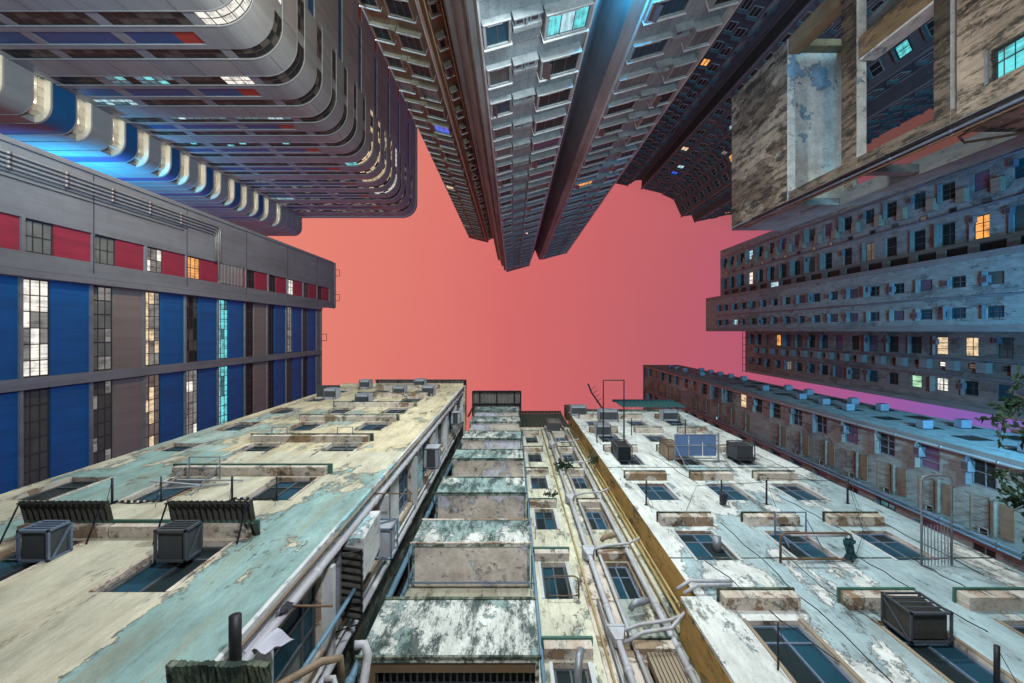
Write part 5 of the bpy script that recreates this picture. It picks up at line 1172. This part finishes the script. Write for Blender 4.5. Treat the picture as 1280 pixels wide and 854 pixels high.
T = thing('rag', 'dark teal rag hung on a black rod of the white wall', 'rag', FR.P(R(5.18), 11.2, .3)); m = MB()
for k in range(5): m.hexa([(5.12+.01*k, 3.98+.05*k, 11.1+.03*(k % 2)), (5.25-.01*k, 3.98+.05*k, 11.1), (5.25-.01*k, 4.03+.05*k, 11.1), (5.12, 4.03+.05*k, 11.1), (5.13, 3.98+.05*k, 11.3), (5.26, 3.98+.05*k, 11.3), (5.26, 4.03+.05*k, 11.3), (5.13, 4.03+.05*k, 11.3)])
m.build('cloth', 'cloth_dark', T)
rack('long rounded tube rack with a teal rag at the middle of the white wall', FR, R(6.30), R(4.97), 8.45, .55, 'rusty_metal', cross=(.12,), rounded=True, brace=False, r=.022)
T = thing('rag', 'teal rag hanging on the right end of the long rounded rack', 'rag', FR.P(R(6.2), 8.5, .3)); m = MB(); rr = random.Random(2)
g = [[(6.14+.13*i/8+.01*sin(j*1.9), 3.82+.40*j/10, 8.42-.01*i+.05*sin(i*1.5+j*.7)+rr.uniform(-.012, .012)) for j in range(11)] for i in range(9)]
for i in range(8):
    for j in range(10):
        if (i, j) not in ((0, 0), (7, 0), (0, 9), (7, 9), (6, 9)): m.quad(g[i][j], g[i+1][j], g[i+1][j+1], g[i][j+1])
m.build('cloth', 'cloth_teal', T, smooth=True)
rack('square steel rack with diagonal braces above the long rounded rack', FR, R(6.15), R(5.5), 9.55, .50, 'blue_grey_metal', cross=(.15,), r=.020, drop=.5)
pipe('hanging_tube', 'white tube lying across the long rounded rack of the white wall', [(5.25, 3.85, 8.6), (6.35, 3.88, 8.65)], .028, 'pvc_pipe', 'tube')
rack('tall thin rack with hanging wires at the right of the white wall', FR, R(8.05), R(7.50), 8.35, 1.65, 'grey_metal', cross=(.08,), rounded=True, bars=8, brace=False, r=.020)
rack('tall square frame standing out at the roof of the white wall', FR, R(4.3), R(3.5), 17.6, 2.4, 'black_metal', cross=(), brace=False, r=.03)
rack('small rack on the second fourth-row window', FR, R(7.35), R(6.6), 18.3, .4, 'grey_metal', brace=False)
for i, (x, z, l) in enumerate(((3.78, 9.55, 'metal vent duct in the first second-row window of the white wall'),)):
    pipe('vent_duct', l, [(x+.30, 4.40, z-.45), (x+.32, 4.12, z-.40)], .085, 'grey_metal', 'vent duct', n=14)
T = thing('roof_sheds', 'dark jumble of low sheds along the roof of the white tenement', 'shed', (5, 4.6, 24.6)); m = MB()
m.box(3.1, 4.6, 4.35, 6, 24.6, 25.4); m.box(4.6, 6.4, 4.5, 6, 24.6, 26.1); m.box(6.2, 9.1, 4.45, 6, 24.6, 25.9); m.box(3.0, 3.6, 4.3, 5, 25.4, 26.6); m.build('walls', 'corrugated_dark', T)
T = thing('teal_roof_fence', 'teal corrugated fence on the roof of the white tenement', 'fence', (8, 4.4, 26)); MB().vcorrug(FR, R(9.9), R(6.3), 26.0, 28.2, -.05, .25, .03).build('sheet', 'teal_panel', T); MB().box(6.2, 10.0, 4.25, 4.4, 28.2, 28.35).build('top_rail', 'black_metal', T)
m = MB(); m.tube([(4.9, 4.3, 24.3), (4.62, 3.6, 26.8), (4.55, 3.2, 27.5)], .05, 5)
for q in range(4): m.tube([(4.6, 3.5+.15*q, 27-.6*q), (4.95, 3.3+.15*q, 27.2-.6*q)], .015, 4)
tag(m.build('antenna', 'black_metal'), 'bent old antenna mast on the roof of the white tenement', 'antenna')
m = MB(); m.tube([(4.0, 4.28, 10.6), (5.0, 4.22, 12.4), (6.3, 3.75, 11.3)], .006, 4); m.tube([(6.3, 3.75, 11.3), (7.1, 4.2, 13.0), (8.35, 3.75, 11.35)], .006, 4); m.tube([(8.35, 3.75, 11.35), (7.4, 4.24, 9.6), (6.3, 4.25, 8.4)], .006, 4)
tag(m.build('cable', 'black_metal'), 'thin black cable strung between the rods of the white wall', 'cable')
m = MB(); m.tube([(5.0, 4.1, 8.45), (5.15, 4.26, 7.6), (5.35, 4.27, 6.6)], .006, 4); tag(m.build('cable', 'black_metal'), 'loose cable dangling from the long rounded rack down the white wall', 'cable')
# --- tree reaching in from the right
T = thing('street_tree', 'leafy tree branch reaching in from the right edge', 'tree', (10.2, 1.6, GZ)); r = random.Random(4)
MB().tube([(10.4, 1.4, GZ), (10.1, 1.5, 1.5), (9.7, 1.6, 4.2), (9.3, 1.7, 6.6), (9.0, 1.8, 8.2)], [.20, .17, .13, .09, .04], 10).build('trunk', 'bark', T, smooth=True)
br = MB(); lf = MB(); tips = []
ends = [((9.7, 1.6, 4.2), (7.25, 1.75, 6.4)), ((9.5, 1.65, 5.2), (7.1, 1.25, 6.7)), ((9.3, 1.7, 6.0), (7.3, 2.1, 6.9)), ((9.2, 1.7, 7.0), (8.0, 2.9, 7.3)), ((9.2, 1.7, 6.6), (7.7, .95, 7.1)), ((9.6, 1.6, 4.8), (7.5, 2.6, 6.6)), ((9.6, 1.6, 4.8), (7.9, 3.2, 6.9)), ((9.3, 1.7, 6.2), (7.9, 1.5, 7.2))]
for (s, e_) in ends:
    s = Vector(s); e_ = Vector(e_); mid = (s+e_)/2+Vector((0, 0, -.25)); br.tube([tuple(s), tuple(mid), tuple(e_)], [.04, .022, .006], 6)
    for k in range(20):
        t = .45+.55*k/20; p = s.lerp(e_, t)+Vector((0, 0, -.5*t*(1-t))); q = p+Vector((r.uniform(-.30, .25), r.uniform(-.34, .34), r.uniform(-.3, .3))); br.tube([tuple(p), tuple(q)], .004, 4); tips.append((p, q))
for p, q in tips:
    for k in range(24):
        c = p.lerp(q, .1+1.1*k/24)+Vector((r.uniform(-.03, .03), r.uniform(-.03, .03), r.uniform(-.03, .03))); d = (q-p).normalized()+Vector((r.uniform(-1, 1), r.uniform(-1, 1), r.uniform(-1, .4)))*.9; d.normalize(); sd = d.cross(Vector((r.uniform(-1, 1), r.uniform(-1, 1), 1))).normalized(); L = r.uniform(.07, .14); wv = sd*L*.24; bend = Vector((0, 0, -L*.15))
        a_, b_ = c+d*L*.45+wv, c+d*L*.45-wv; i0 = len(lf.v); lf.v += [tuple(c), tuple(a_), tuple(c+d*L+bend), tuple(b_)]; lf.f.append((i0, i0+1, i0+2, i0+3)); lf.m.append(0)
br.build('branches', 'bark', T); o = lf.build('crown', 'leaf', T); o['kind'] = 'stuff'
# --- fixtures that carry the lamps, also given to the added fills
names = {0: 'white floodlight on the angled tower facing the tenements', 1: 'left floodlight facing the teal tenement', 2: 'low floodlight standing in the lane', 3: 'cool lamp aimed at the angled tower', 4: 'cool fill lamp added for the brown face of the tower', 5: 'blue sign lamp on the right', 6: 'cool fill lamp added for the estate blocks', 7: 'blue lamp under the roof frame building', 8: 'warm street lamp by the roof frame building', 9: 'cool fill lamp added for the rounded tower', 10: 'floodlight aimed at the factory block',
         11: 'cool fill lamp added for the long block', 12: 'blue lamp in the alley lighting the rounded tower', 13: 'cool fill lamp added for the dark stepped tower', 14: 'warm fill lamp added for the side of the rounded tower',
         15: 'cyan sign lamp in the alley behind the factory block', 16: 'cyan lamp inside the notch of the angled tower'}
LAMPS += [('AREA', (-53, -13.0, 54.0), (-57, -21.2, 62), 6000, (.03, .55, 1.0), 1.0), ('AREA', (3.9, -12.9, 16.6), (4.55, -13.9, 20.5), 420, (.02, .52, 1.0), .25)]
for i, (k, loc, aim, p, c, s, *sp) in enumerate(LAMPS):
    T = thing('floodlight', names[i], 'floodlight', loc)
    l = lamp(k, 'lamp_light', loc, aim, p, c, s, *sp); d = (Vector(aim)-Vector(loc)).normalized(); l.location = Vector(loc)+d*.06; l.location = l.location-T.location; l.parent = T
    q = d.to_track_quat('-Z', 'Y').to_matrix(); h = s/2+.03; P = lambda x, y, z: tuple(Vector(loc)+q @ Vector((x, y, z)))
    MB().hexa([P(-h, -h, .0), P(h, -h, .0), P(h, h, .0), P(-h, h, .0), P(-h*.8, -h*.8, .18), P(h*.8, -h*.8, .18), P(h*.8, h*.8, .18), P(-h*.8, h*.8, .18)]).build('housing', 'black_metal', T)
